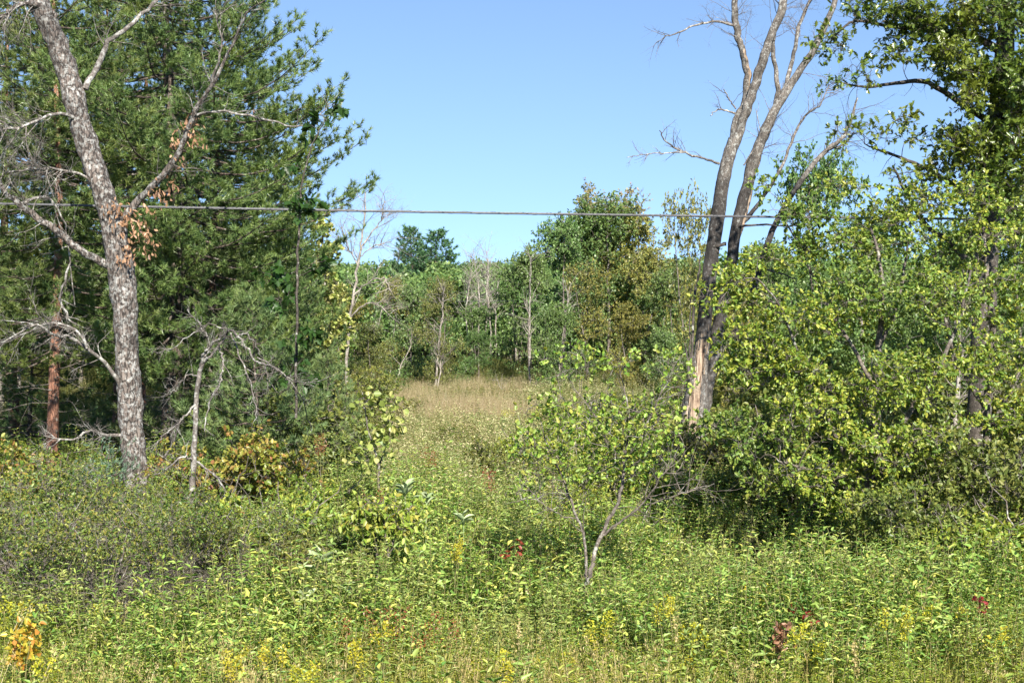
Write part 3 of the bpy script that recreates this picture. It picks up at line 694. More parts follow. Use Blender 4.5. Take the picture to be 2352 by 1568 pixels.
WP = pine('white_pine', 'tallest pine, its long feathery boughs reaching right against the open sky', 17, [(2.5, 3.4), (4.5, 3.9), (6, 4.3), (8.5, 4.8), (10, 4.2), (12, 3.1), (14, 2.3), (17, .3)], 3.4, 'pine', 'pine_bark', trunk_r=0.24, whorl=0.41, nb=9, needles=27, nw=.017, seed=11)
place(WP, 396, 34)
P2 = pine('red_pine', 'pine with straight reddish trunk and dark needles behind the lichen-covered tree', 14, [(3, 2.6), (5, 3.0), (8, 2.9), (11, 2.2), (14, .3)], 3.6, 'pine', 'red_bark', trunk_r=0.15, whorl=0.48, nb=6, seed=5)
place(P2, 130, 32, 1.0)
for (px, Y, rz, sc, lab) in [(-110, 33, 2.2, 1.1, 'dark pine at the picture edge, cut off by it, left of the red-trunked pine'),
                             (20, 40, 4.0, 1.12, 'pine farther back between the red-trunked pine and the picture edge'),
                             (262, 41, 5.1, 1.05, 'pine farther back, filling the gap behind the leaning lichen-covered trunk'),
                             (500, 38, 3.1, .95, 'pine close behind the tallest one, to its right'),
                             (590, 42, .4, .78, 'shorter pine farther back, seen below the right-hand boughs of the tallest'),
                             (330, 46, 1.9, 1.15, 'pine deep behind the trunk of the tallest one')]:
    place(dup(P2, 'red_pine', lab, 'tree', None, (0, 0, 0), 0, 1), px, Y, rz, sc)
YP = pine('young_pine', 'young pale green pine low at the edge of the clearing, under the tall white pine', 4.6, [(0, 1.9), (1, 2.2), (2.5, 1.6), (4.6, .12)], 0.5, 'pine_young', 'pine_bark', trunk_r=0.06, whorl=0.34, nb=6, up0=.2, seed=21)
place(YP, 590, 31, 0.3)
for (px, Y, rz, sc, lab) in [(745, 33.5, 2, (.62, .62, .72), 'smallest young pine, last of the low pines before the open clearing'),
                             (480, 35, 3.3, 1.25, 'young pine standing behind the arching dead tree'),
                             (655, 38, 4.1, (1.0, 1.0, 1.35), 'sunlit yellow-green young pine behind the low pines and the slender maple'),
                             (520, 42, 1.1, (1.3, 1.3, 1.6), 'taller young pine in the shade behind the white pine'),
                             (60, 36, 2.7, (1.2, 1.2, 1.1), 'young pine in the shade left of the red pine trunk')]:
    place(dup(YP, 'young_pine', lab, 'tree', None, (0, 0, 0), 0, 1), px, Y, rz, sc)
SP = pine('spruce_sapling', 'small blue-green spruce sapling beside the foot of the lichen-covered trunk', 1.9, [(0, .75), (1, .5), (1.9, .05)], 0.2, 'spruce', 'pine_bark', trunk_r=0.025, whorl=0.14, nb=6, needles=16, nl=0.05, nw=0.009, up0=.1, deadlow=False, seed=31)
place(SP, 235, 24.0, 0, 1.15)

# ------------------------------------------------------------------ arching dead tree with lichen
def arching_dead():
    Y = 24.5
    b = at(440, 1200, Y); b[2] = basez(b[0], b[1])
    P = Plant('dead_sapling', 'small dead tree of arching whitish branches right of the big lichen-covered trunk', 'tree', b)
    g = Geo(); p, r = trace([(436, 1260, 24), (440, 1140, 22), (446, 1050, 19), (448, 980, 17), (452, 900, 16), (462, 850, 14), (470, 820, 12)], Y, 22, jit=.01)
    r = r * .68; rough_trunk(g, p, r, 14, .18, 12, n=60); P.part('trunk', g, M['twig_pale'], smooth=True)
    out = []
    for l, d0, d1 in [([(468, 830, 11), (500, 800, 10), (528, 760, 9), (560, 790, 8), (590, 830, 7), (625, 840, 6), (640, 850, 4)], 0, -.8),
              ([(460, 840, 10), (470, 810, 9), (500, 780, 8), (525, 760, 7)], 0, -.3),
              ([(462, 850, 7), (480, 790, 6), (462, 750, 5), (430, 710, 3)], 0, .5),
              ([(450, 930, 8), (425, 955, 7), (400, 980, 6), (370, 1005, 5), (350, 1040, 3)], 0, -.6),
              ([(446, 1060, 8), (420, 1050, 7), (380, 1080, 5), (350, 1090, 4)], 0, -.6),
              ([(452, 1060, 8), (490, 1090, 7), (520, 1130, 6), (555, 1168, 5)], 0, -.8),
              ([(505, 798, 8), (512, 840, 7), (505, 880, 6), (480, 930, 5), (470, 990, 3)], 0, -.8),
              ([(540, 775, 7), (570, 770, 6), (600, 820, 5), (620, 880, 3)], 0, .6),
              ([(530, 765, 6), (560, 840, 5), (580, 900, 4), (590, 960, 3)], 0, -.9),
              ([(525, 760, 6), (480, 745, 4), (450, 760, 4), (400, 800, 3), (360, 810, 2)], 0, -.4),
              ([(458, 870, 6), (430, 860, 5), (400, 900, 4), (370, 910, 3)], 0, .6),
              ([(600, 830, 6), (660, 870, 5), (700, 930, 4), (715, 990, 3)], 0, 1.5),
              ([(590, 820, 5), (640, 850, 5), (690, 880, 3), (730, 870, 2)], 0, .2)]:
        g = Geo(); q, rr = trace(l, Y + d0, len(l) * 5, dy=d1 - d0, jit=.016); rough_trunk(g, q, rr * .65, 8, .2, 20); P.part('branch', g, M['twig_pale'], smooth=True)
        sprout(out, q, rr, 16, .38, 1, DEADTW, .006, t0=.15)
    g = Geo(); put(g, out); P.part('twigs', g, M['twig_pale'], kind='stuff', smooth=True)
arching_dead()

# ------------------------------------------------------------------ traced leafy trees
def leafy(name, label, cat, base, stems, clumps, Y, bark, lmat, T, LL, WW, ntw=4, tl=.3, nleaf=10, cper=None, bare=0, group=None, hpen=.7, rad=.003, droop=0., taper=.01, trunk_amp=.12, bouquet=False, crown='crown', upn=.8, flat=1.0, thin=1.0, rs=.85):
    """stems: list of (trace list, dY0, dY1) or (..., part name); clumps: (px, py, dY, rx px, ry px, depth m, n)"""
    P = Plant(name, label, cat, base, group)
    sk = Skel(); out = []
    tt = Geo()
    for i, s in enumerate(stems):
        g = Geo(); q, rr = trace(s[0], Y + s[1], max(10, len(s[0]) * 4), dy=s[2] - s[1], jit=.008)
        rr = rr * rs; rough_trunk(g, q, rr, 14 if s[0][0][2] > 12 else 7, trunk_amp, 12, n=60 if s[0][0][2] > 24 else None)
        P.part('trunk' if i == 0 else 'branch', g, M[bark], smooth=True)
        sk.add(q, rr)
        if bare: sprout(out, q, rr, bare, .6, 1, DEADTW, .007, t0=.3)
    cs = []
    for (px, py, dY, rx, ry, dep, n) in clumps:
        c = at(px, py, Y + dY); k = (Y + dY) / F
        if flat == 1: cs.append(blob(c, (rx * k, dep, ry * k), n, .4)); continue
        m = max(1, int(n * thin / 5))       # flat sprays, one above the other, with gaps between
        sc_ = blob(c, (rx * k * .95, dep, ry * k * .95), m, .5)
        for q in sc_:
            cs.append(blob(q, (R.uniform(.18, .42), R.uniform(.18, .42), R.uniform(.04, .12)), int(R.integers(3, 8)), .6))
    cs = np.concatenate(cs)
    gx = gz(cs[:, 0], cs[:, 1]) + 0.15; cs[:, 2] = np.maximum(cs[:, 2], gx)
    tw, lf = Geo(), Geo()
    crown_on(tw, lf, sk, cs, ntw, tl, nleaf, LL, WW, T, hpen=hpen, rad=rad, droop=droop, taper=taper, bouquet=bouquet, upn=upn)
    if out: put(tw, out)
    P.part('twigs', tw, M[bark], kind='stuff', smooth=True)
    P.part(crown, lf, M[lmat] if isinstance(lmat, str) else lmat, kind='stuff')
    return P.t
def gb(px, Y):
    x = (px - 1176) / F * Y; return np.array([x, Y, basez(x, Y)])

# small foreground tree
leafy('small_tree', 'small crooked tree with forked bare stem standing alone in the foreground weeds', 'tree', gb(1340, 18.7),
      [([(1338, 1450, 15), (1342, 1370, 15), (1360, 1300, 15), (1372, 1250, 14), (1395, 1200, 13), (1420, 1150, 12), (1432, 1090, 11), (1436, 1040, 9), (1446, 980, 7), (1440, 920, 5), (1425, 860, 3)], 0, 0),
       ([(1345, 1350, 11), (1345, 1290, 11), (1343, 1235, 10), (1325, 1190, 9), (1308, 1140, 8), (1290, 1090, 6), (1262, 1040, 4), (1240, 960, 3)], 0, .4),
       ([(1384, 1230, 9), (1420, 1200, 8), (1462, 1170, 7), (1500, 1120, 6), (1530, 1080, 4), (1560, 1040, 3)], 0, -.5),
       ([(1480, 1160, 5), (1540, 1140, 5), (1600, 1125, 4), (1640, 1110, 3)], 0, -.3),
       ([(1436, 1040, 6), (1410, 1000, 5), (1370, 960, 4), (1330, 900, 3), (1290, 850, 2)], 0, .3),
       ([(1436, 1060, 5), (1480, 990, 5), (1520, 900, 4), (1560, 850, 3)], 0, -.3),
       ([(1325, 1190, 5), (1280, 1180, 4), (1240, 1150, 4), (1215, 1120, 3)], 0, -.3)],
      [(1380, 940, 0, 130, 60, .8, 34), (1300, 830, 0, 70, 40, .5, 11), (1400, 830, .2, 60, 40, .5, 9), (1540, 860, 0, 60, 50, .5, 16), (1270, 950, 0, 80, 50, .6, 18), (1500, 980, 0, 80, 70, .7, 30), (1380, 1010, 0, 100, 50, .7, 26), (1250, 1060, .1, 60, 40, .5, 14), (1440, 1060, .1, 100, 40, .6, 20), (1340, 1080, 0, 60, 40, .6, 12), (1210, 1010, 0, 40, 40, .4, 9), (1220, 1150, 0, 40, 40, .4, 9), (1540, 1060, 0, 40, 30, .4, 8)],
      18.7, 'twig_grey', 'small_tree_leaf', T_ROUND, .058, .04, ntw=4, tl=.18, nleaf=5, bare=14, rs=.66, bouquet=True, taper=.006)

# big yellow-green shrub trees on the right
leafy('crabapple_tree', 'wide bushy small tree with bright yellow-green leaves, in front of the dead twin trunks', 'tree', gb(2000, 23.5),
      [([(1996, 1300, 34), (2000, 1200, 30), (1998, 1100, 26), (2010, 1000, 22), (2015, 900, 20), (2018, 800, 18), (2025, 700, 14), (2020, 600, 10), (2000, 520, 6)], 0, 0),
       ([(2000, 1180, 18), (1960, 1080, 15), (1920, 1000, 13), (1880, 900, 11), (1830, 800, 8), (1790, 700, 6), (1740, 640, 4)], 0, -.8),
       ([(2012, 1050, 16), (2080, 960, 14), (2150, 850, 12), (2200, 740, 9), (2230, 620, 6)], 0, -.4),
       ([(2015, 900, 12), (1960, 800, 10), (1900, 700, 8), (1850, 600, 6), (1800, 500, 4)], 0, .6),
       ([(2018, 800, 10), (2060, 700, 9), (2080, 600, 7), (2090, 500, 4)], 0, .6),
       ([(2003, 1150, 12), (1940, 1120, 9), (1860, 1080, 7), (1790, 1060, 5)], 0, -1.2)],
      [(1960, 560, .2, 150, 60, 1.0, 75), (2080, 500, .3, 110, 60, .9, 50), (1830, 500, .2, 90, 50, .6, 30), (1900, 430, .2, 70, 30, .5, 12), (2020, 430, .3, 60, 40, .5, 12), (1760, 420, 0, 30, 30, .3, 6), (1790, 600, 0, 90, 50, .6, 32),
       (1740, 680, -.2, 70, 40, .5, 20), (1850, 720, -.4, 120, 60, .8, 50), (1990, 700, -.5, 130, 80, .9, 60), (2130, 680, -.2, 110, 90, 1., 60), (1740, 800, -.5, 90, 40, .6, 30), (1860, 860, -.6, 130, 60, .8, 50),
       (2000, 880, -.8, 110, 70, .8, 50), (2140, 860, -.4, 120, 80, .9, 55), (1820, 960, -.8, 120, 60, .8, 46), (1960, 1020, -1, 120, 60, .8, 52), (2100, 1020, -.6, 120, 80, .8, 50), (1830, 1090, -1, 110, 50, .7, 46), (1960, 1140, -1.1, 110, 60, .7, 46), (2090, 1150, -.8, 110, 60, .8, 46), (2000, 780, .9, 200, 200, .5, 60), (1700, 620, 0, 30, 20, .3, 6), (1690, 640, -.3, 60, 40, .4, 16), (1650, 700, -.3, 40, 30, .4, 9), (1700, 780, -.4, 70, 30, .5, 18), (1660, 810, -.4, 30, 15, .3, 5), (1720, 870, -.6, 70, 40, .5, 22), (1690, 960, -.8, 70, 30, .5, 18), (1740, 1020, -.9, 80, 40, .5, 22)],
      23.5, 'twig_grey', 'shrub_yellow', T_OVAL, .072, .046, ntw=4, tl=.22, nleaf=9, bare=9, bouquet=True, flat=.3, thin=1.2)
leafy('crabapple_tree', 'bushy yellow-green tree right of the widest one, reaching the picture edge under the dark oak', 'tree', gb(2290, 25),
      [([(2270, 1250, 30), (2275, 1100, 26), (2265, 950, 22), (2280, 800, 18), (2270, 650, 13), (2260, 520, 8)], 0, 0),
       ([(2270, 1000, 14), (2330, 880, 12), (2400, 760, 8)], 0, -.5),
       ([(2268, 950, 12), (2200, 830, 10), (2160, 700, 7)], 0, -.6)],
      [(2270, 540, 0, 110, 100, 1, 60), (2200, 680, -.3, 90, 90, .9, 44), (2340, 700, -.3, 90, 100, .9, 55), (2260, 830, -.7, 130, 70, .9, 60), (2380, 560, 0, 80, 120, .9, 46), (2400, 900, -.5, 80, 120, .9, 46), (2250, 1190, -.5, 130, 60, .9, 90), (2370, 1080, -.4, 90, 110, .9, 90), (2330, 960, -.6, 80, 80, .8, 60), (2240, 450, 0, 60, 50, .6, 20), (2200, 600, .2, 70, 70, .7, 30)],
      25, 'twig_grey', 'shrub_yellow', T_OVAL, .075, .048, ntw=4, tl=.24, nleaf=9, bare=9, bouquet=True, flat=.3, thin=1.15)
# dark oak at the upper right
leafy('oak_tree', 'tall dark oak with lobed leaves filling the upper right corner, thick shaded trunk inside', 'tree', gb(2300, 29),
      [([(2240, 1180, 66), (2250, 950, 64), (2262, 700, 62), (2268, 560, 60), (2270, 420, 60), (2285, 300, 56), (2300, 200, 52), (2310, 80, 46), (2320, -60, 36), (2330, -260, 24)], 0, 0),
       ([(2290, 290, 20), (2210, 240, 16), (2130, 190, 13), (2060, 190, 10), (1990, 200, 7), (1930, 190, 4)], 0, -1.5),
       ([(2270, 500, 18), (2210, 440, 14), (2150, 400, 11), (2090, 370, 9), (2020, 345, 6), (1985, 330, 3)], 0, -1.2),
       ([(2305, 120, 24), (2220, 80, 18), (2130, 70, 14), (2040, 60, 10), (1960, 50, 7), (1910, 90, 4)], 0, -1.4),
       ([(2315, 20, 24), (2240, -60, 18), (2140, -90, 13), (2040, -80, 8)], 0, -1),
       ([(2290, 300, 20), (2360, 230, 16), (2430, 150, 12)], 0, -1.2),
       ([(2268, 460, 14), (2330, 400, 12), (2400, 350, 8)], 0, -1.0),
       ([(2240, 640, 22), (2190, 560, 16), (2130, 520, 12), (2080, 440, 9), (2050, 380, 5)], .2, -.6)],
      [(2270, 60, -.5, 110, 120, 1.6, 150), (2140, 60, -1, 110, 50, 1.0, 90), (2010, 40, -1.2, 70, 30, .6, 22), (1925, 100, -1.4, 50, 35, .5, 16), (1960, 175, -1.5, 55, 30, .5, 18), (2050, 130, -1.3, 60, 30, .6, 16), (2330, 250, -.8, 80, 120, 1.4, 120), (2230, 200, -1.3, 60, 80, .8, 60), (2180, 130, -1, 60, 60, .8, 40), (2060, 10, -1, 120, 30, .8, 30), (1960, -10, -1, 60, 25, .6, 12),
       (2180, 330, -1.3, 90, 50, .9, 64), (2320, 330, -1.6, 70, 70, .8, 60), (2250, 370, -1.5, 80, 50, .8, 50), (2130, 470, -1, 60, 40, .7, 20), (2340, 180, -1.6, 50, 90, .7, 50), (2050, 270, -1.4, 50, 30, .6, 12), (2000, 300, -1.3, 45, 25, .5, 14), (2110, 400, -1, 70, 35, .7, 22), (2330, 420, -1.3, 80, 80, 1.2, 70), (2240, 430, -1.4, 70, 50, .8, 50), (2400, 80, -.5, 80, 200, 1.5, 70), (2300, -120, 0, 200, 60, 1.6, 70), (2100, -80, -.5, 130, 40, 1, 36), (2300, 330, -1.4, 60, 60, .8, 30), (2330, 120, -1.5, 60, 110, .8, 40)],
      29, 'twig_dark', 'oak_leaf', T_OAK, .12, .10, ntw=4, tl=.26, nleaf=5, bare=8, bouquet=True, rad=.004, taper=.012, flat=.3, thin=1.0)

# slender maples
leafy('maple_sapling', 'thin maple sapling with few large shade-tinted leaves before the tall pine', 'tree', gb(682, 25),
      [([(680, 960, 8), (680, 800, 8), (682, 700, 7), (684, 600, 7), (688, 500, 6), (694, 420, 5), (715, 340, 4), (745, 280, 3), (765, 240, 2)], 0, 0)],
      [(690, 470, 0, 35, 30, .3, 8), (712, 470, 0, 10, 20, .2, 3), (650, 630, 0, 50, 30, .4, 10), (720, 610, 0, 30, 30, .3, 6), (650, 690, 0, 30, 20, .3, 5), (680, 760, 0, 50, 30, .4, 9), (770, 240, 0, 14, 12, .15, 4), (735, 270, 0, 14, 10, .15, 3), (680, 370, 0, 30, 15, .2, 4), (690, 850, 0, 50, 40, .4, 8), (720, 300, 0, 20, 20, .2, 3)],
      25, 'twig_dark', 'shade_tinted_maple', T_MAPLE, .16, .15, ntw=2, tl=.14, nleaf=4, droop=.5, bouquet=True, taper=.004)
leafy('maple_sapling', 'light green maple sapling beside the pale dead tree, paler than its neighbours', 'tree', gb(750, 40),
      [([(750, 920, 12), (752, 780, 10), (748, 680, 8), (742, 580, 6), (738, 500, 4)], 0, 0)],
      [(740, 520, 0, 16, 30, .4, 14), (745, 590, 0, 26, 40, .5, 26), (750, 680, 0, 40, 50, .6, 44), (755, 770, 0, 46, 50, .7, 50), (770, 730, 0, 30, 30, .5, 16), (740, 850, 0, 50, 40, .6, 24)],
      40, 'twig_grey', 'pale_leaf', T_ROUND, .11, .09, ntw=4, tl=.25, nleaf=7, bouquet=True)
leafy('grape_vine_bush', 'broad pale leaves topping a tall thin shrub before the tan meadow grass', 'shrub', gb(870, 24),
      [([(870, 1120, 7), (868, 1060, 6), (850, 1000, 5), (838, 940, 4), (832, 900, 3)], 0, 0), ([(868, 1080, 5), (890, 1010, 4), (905, 940, 3)], 0, 0)],
      [(838, 915, 0, 18, 20, .25, 8), (905, 930, 0, 20, 22, .25, 8), (870, 990, 0, 45, 30, .4, 16), (850, 1050, 0, 50, 30, .4, 14), (900, 970, 0, 25, 25, .3, 8)],
      24, 'twig_grey', 'vine_leaf', T_ROUND, .10, .09, ntw=3, tl=.14, nleaf=3, droop=.4, bouquet=True)
# leafy sapling with drooping leaves, front centre
leafy('young_shrub', 'low shrub on three thin stems with drooping pale green leaves', 'shrub', gb(890, 20.5),
      [([(892, 1330, 8), (890, 1260, 7), (880, 1190, 5), (860, 1140, 3)], 0, 0), ([(866, 1330, 6), (864, 1240, 5), (850, 1180, 3)], 0, .2), ([(895, 1270, 5), (920, 1200, 4), (945, 1160, 3)], 0, 0)],
      [(860, 1160, 0, 60, 25, .4, 22), (930, 1170, 0, 50, 25, .4, 18), (900, 1200, 0, 80, 25, .4, 20), (820, 1190, 0, 40, 25, .4, 10)],
      20.5, 'twig_grey', 'small_tree_leaf', T_OVAL, .1, .055, ntw=3, tl=.2, nleaf=6, droop=.6)

# ------------------------------------------------------------------ shrubs: three kinds, copied
def shrub_kind(name, H, Wd, lmat, bark, T, LL, WW, nst=9, nc=130, ntw=4, nleaf=8, bareness=.3, tl=.22, seed=1, tangle=0, low=.25):
    global R
    keep = R; R = np.random.default_rng(seed)
    t = thing(name, 'x', 'shrub'); tw, lf, st = Geo(), Geo(), Geo(); sk = Skel()
    for i in range(nst):
        a = i * 6.283 / nst + R.normal() * .3; rr = Wd * R.uniform(.25, .8)
        e = np.array([math.cos(a) * rr, math.sin(a) * rr, H * R.uniform(.55, .9)])
        b0 = e * np.array([.12, .12, 0]) + np.array([0, 0, -.1]); c = curve([b0, b0 * .4 + e * .6 * np.array([.6, .6, 1.]), e], 9); c[1:-1] += R.normal(size=(7, 3)) * .03
        rd = np.linspace(.017, .006, 9); tubes(st, c, rd, 6); sk.add(c[1:], rd[1:])
    nlobe = 7; cs = []
    for i in range(nlobe):
        a = i * 2.4 + R.normal() * .3; q = R.uniform(.3, .8); hh = R.uniform(low + .1, .85)
        cs.append(blob((math.cos(a) * Wd * q, math.sin(a) * Wd * q, H * hh), (Wd * .33, Wd * .33, H * .16), nc // nlobe, .5))
    cs = np.concatenate(cs); cs[:, 2] = np.clip(cs[:, 2], H * low, H)
    crown_on(tw, lf, sk, cs, ntw, tl, nleaf, LL, WW, T, hpen=.4, taper=.006, r_tip=.003, rad=.0025, bouquet=True)
    if tangle:
        out = []
        for i in range(tangle):
            a = R.uniform(0, 6.28); rr = Wd * R.uniform(.1, .9)
            grow(out, np.array([math.cos(a) * rr * .7, math.sin(a) * rr * .7, R.uniform(0, .45) * H]), np.array([math.cos(a + R.normal()), math.sin(a + R.normal()), R.uniform(-.1, 1)]), R.uniform(.5, 1.1), .007, 2, dict(kids=(4, 4), ang=(.4, 1.2), wig=.2, up=-.02, seg=5))
        put(tw, out, {0: 3, 1: 3, 2: 4}.get(0) and None)
    link('stems', st.mesh('stems', M[bark], smooth=True), t); link('twigs', tw.mesh('twigs', M[bark], smooth=True), t, kind='stuff')
    link('foliage', lf.mesh('foliage', M[lmat]), t, kind='stuff')
    R = keep
    return t
K = {}
def use(kind, name, spots, group):
    """spots: (px, Y, rot, scale, label or None)"""
    for (px, Y, rz, sc, lab) in spots:
        src = K[kind]
        if not src.get('used'):
            o = src; src['used'] = 1; o['label'] = lab; o.name = name
            if group: o['group'] = group
        else: o = dup(src, name, lab, 'shrub', group, (0, 0, 0), 0, 1)
        place(o, px, Y, rz, sc)
K['bramble'] = shrub_kind('bramble_bush', 2.3, 1.3, 'bramble_leaf', 'twig_grey', T_OVAL, .05, .035, nst=12, nc=150, ntw=4, nleaf=6, tangle=120, seed=41, low=.5)
K['green'] = shrub_kind('green_shrub', 1.9, 1.25, 'shrub_green', 'twig_grey', T_OVAL, .075, .045, nc=210, nleaf=9, seed=42)
K['yellow'] = shrub_kind('yellow_green_shrub', 1.8, 1.2, 'shrub_yellow', 'twig_grey', T_OVAL, .07, .045, nc=190, nleaf=9, seed=43)
K['orange'] = shrub_kind('orange_tinged_shrub', 1.7, 1.1, 'orange_leaf', 'twig_grey', T_OVAL, .07, .05, nc=150, nleaf=8, seed=44)
G1 = 'tangled bramble bushes along the left foreground'
B1 = 'bramble bush over a tangle of bare grey stems, '
use('bramble', 'bramble_bush', [(70, 19.0, .2, .9, B1 + 'cut by the picture edge'), (235, 18.2, 1.7, .84, B1 + 'in front of the big lichen trunk'), (390, 19.2, 3.0, .86, B1 + 'before the dead arching sapling'), (520, 19.6, 4.2, .74, B1 + 'last in the row towards the clearing'),
                               (150, 21.5, 2.2, .98, 'bramble bush behind the front row, left of the big trunk'), (330, 21.8, 5.2, .78, 'bramble bush hiding the foot of the big lichen trunk')], G1)
OG = 'orange-tinged shrubs under the pines'
use('orange', 'orange_tinged_shrub', [(500, 25.5, 0, 1.35, 'shrub with rusty orange leaves beside the foot of the dead arching sapling'), (60, 25, 2, 1.2, 'shrub with yellow and orange leaves below the red pine trunk'), (620, 27, 4, 1.1, 'shrub with creamy and orange leaves under the lowest young pine'), (1740, 30, 1, .85, 'brownish red tinged shrub right of the foot of the twin trunks')], OG)
use('yellow', 'yellow_green_shrub', [(640, 22.5, 1, 1.15, 'yellow-green shrub before the young pines, right of the brambles'), (745, 25.5, 2.5, 1.0, 'yellow-green shrub bordering the clearing, in front of the smallest pine'), (-20, 28, 3, 1.2, 'bright green bush in the shade by the picture edge'),
        (1460, 24.5, 4, .8, 'yellow-green shrub before the foot of the twin trunks'), (1450, 27.5, 5, 1.25, 'yellow-green shrub behind the small crooked tree'), (1330, 30, .4, 1.1, 'yellow-green shrub left of the small crooked tree crown, farther back'),
        (1290, 26, 3.3, .9, 'yellow-green shrub just behind the small crooked tree, left side'), (1400, 23, 1.9, .75, 'low yellow-green shrub right behind the forked stem of the small crooked tree'), (1290, 47, 2.2, 1.0, 'yellow-green shrub at the right end of the open tan meadow'), (1370, 44, 4.4, 1.15, 'yellow-green shrub on the meadow behind the small crooked tree'), (1460, 46, .9, 1.2, 'yellow-green shrub on the meadow, left of the twin trunks'), (1545, 48, 5.9, 1.2, 'yellow-green shrub on the meadow, nearest to the twin trunks'), (1240, 33, 5.1, 1.1, 'yellow-green shrub at the right border of the clearing, behind the small crooked tree'), (1500, 31, 2.6, 1.3, 'yellow-green shrub halfway between the small crooked tree and the twin trunks'), (1420, 35, .2, 1.3, 'tall yellow-green shrub behind the crown of the small crooked tree'), (1440, 27.5, 4.8, .8, 'yellow-green shrub in front of the twin trunks, to their left'), (1350, 38, 1.2, 1.2, 'yellow-green shrub far behind the small crooked tree'), (1110, 27, 2.2, .62, 'low yellow-green shrub in the middle of the weeds'), (960, 24, 1.2, .6, 'low yellow-green shrub right of the three-stemmed shrub'), (650, 18.6, 3.2, .6, 'low yellow-green shrub right of the brambles, in the foreground'), (1000, 18.5, .6, .5, 'low yellow-green shrub in the foreground centre'), (1560, 18.6, 2.9, .55, 'low yellow-green shrub in the foreground right of the small crooked tree'), (1800, 18.4, 4.1, .6, 'low yellow-green shrub below the shaded hollow'), (2250, 20.5, 2, 1.1, 'leafy yellow-green shrub at the foot of the right-hand bushes'), (1520, 34.5, 1.2, 1.1, 'yellow-green shrub just left of the twin trunks'), (2390, 20.5, 5, 1.2, 'leafy shrub cut by the picture edge, low')], 'yellow-green shrubs')
use('green', 'green_shrub', [(1700, 29.5, 1, 1.25, 'dark green shrub in the shade right of the twin trunks'), (1800, 30, 2, 1.5, 'green shrub behind the wide yellow-green tree'), (1760, 27.5, 3, .8, 'dark green shrub in the shaded hollow left of the wide yellow-green tree'), (1840, 26.5, 4, 1.0, 'green shrub low under the wide yellow-green tree'),
        (2120, 21.5, 5, 1.0, 'green shrub under the wide tree, near its stem'), (1960, 30, .3, 1.7, 'tall green shrub seen through the wide yellow-green tree'), (2150, 33, 1.3, 1.8, 'tall green shrub behind the wide tree and the oak'), (2330, 33, 2.3, 1.8, 'tall green shrub behind the oak trunk'), (2200, 23.5, .9, 1.35, 'green shrub in front of the oak trunk'), (2330, 22.8, 4.4, 1.3, 'green shrub at the picture edge in front of the oak'), (800, 20.5, 2.9, .7, 'low green shrub left of the three-stemmed shrub'), (600, 20.3, 5.0, .75, 'low green shrub beside the last bramble bush'),
        (1880, 36, 3.3, 1.9, 'green shrub behind the dead twin tree'), (1180, 31, 4.3, .8, 'small green shrub left of the small crooked tree'), (1040, 42, 5.3, (.5, .5, .6), 'single round green bush alone at the near edge of the tan meadow'),
        (700, 29, .8, 1.1, 'green shrub among the young pines'), (800, 44, 1.8, 1.3, 'pale green bush at the left end of the meadow'), (850, 50, 2.8, 1.2, 'green bush on the left bank of the meadow'), (640, 33.0, 3.5, 1.4, 'green shrub under the pines, in front of the dark wood'), (1180, 20.8, 3.6, .62, 'low dark green shrub just left of the small crooked tree stem')], 'green shrubs')

# ------------------------------------------------------------------ trees round the meadow
FT = []
def fk(**a):
    global R
    sd = a.pop('seed'); keep = R; R = np.random.default_rng(sd); o = far_tree('broadleaf_tree', **a); R = keep; FT.append(o); return o
fk(H=7, Rw=2.4, n_c=340, seed=1, lm='far_leaf', lobes=10, low=.1)
fk(H=7, Rw=2.2, n_c=300, seed=2, lm='far_leaf', bark='twig_grey', low=.15, lobes=10)
fk(H=7, Rw=2.4, n_c=300, seed=3, lm='far_pale', lobes=10, low=.12)
fk(H=7, Rw=2.6, n_c=320, seed=4, lm='far_olive', low=.1, lobes=10)
fk(H=7, Rw=1.5, n_c=90, seed=5, lm='far_pink', low=.5, nl=8)
fk(H=7, Rw=2.1, n_c=170, seed=6, lm='far_pale', bark='twig_grey', low=.35, nl=9)
usedk = set()
def mid(k, px, Y, top, rz, wf, lab, group=None):
    """top = pixel row of the tree top"""
    x = (px - 1176) / F * Y; H = at(px, top, Y)[2] - basez(x, Y); s = H / 6.9
    if k in usedk: o = dup(FT[k], 'broadleaf_tree', lab, 'tree', group, (0, 0, 0), 0, 1)
    else:
        o = FT[k]; usedk.add(k); o['label'] = lab
        if group: o['group'] = group
    place(o, px, Y, rz, (s * wf, s * wf, s))
TG = 'trees behind the meadow'
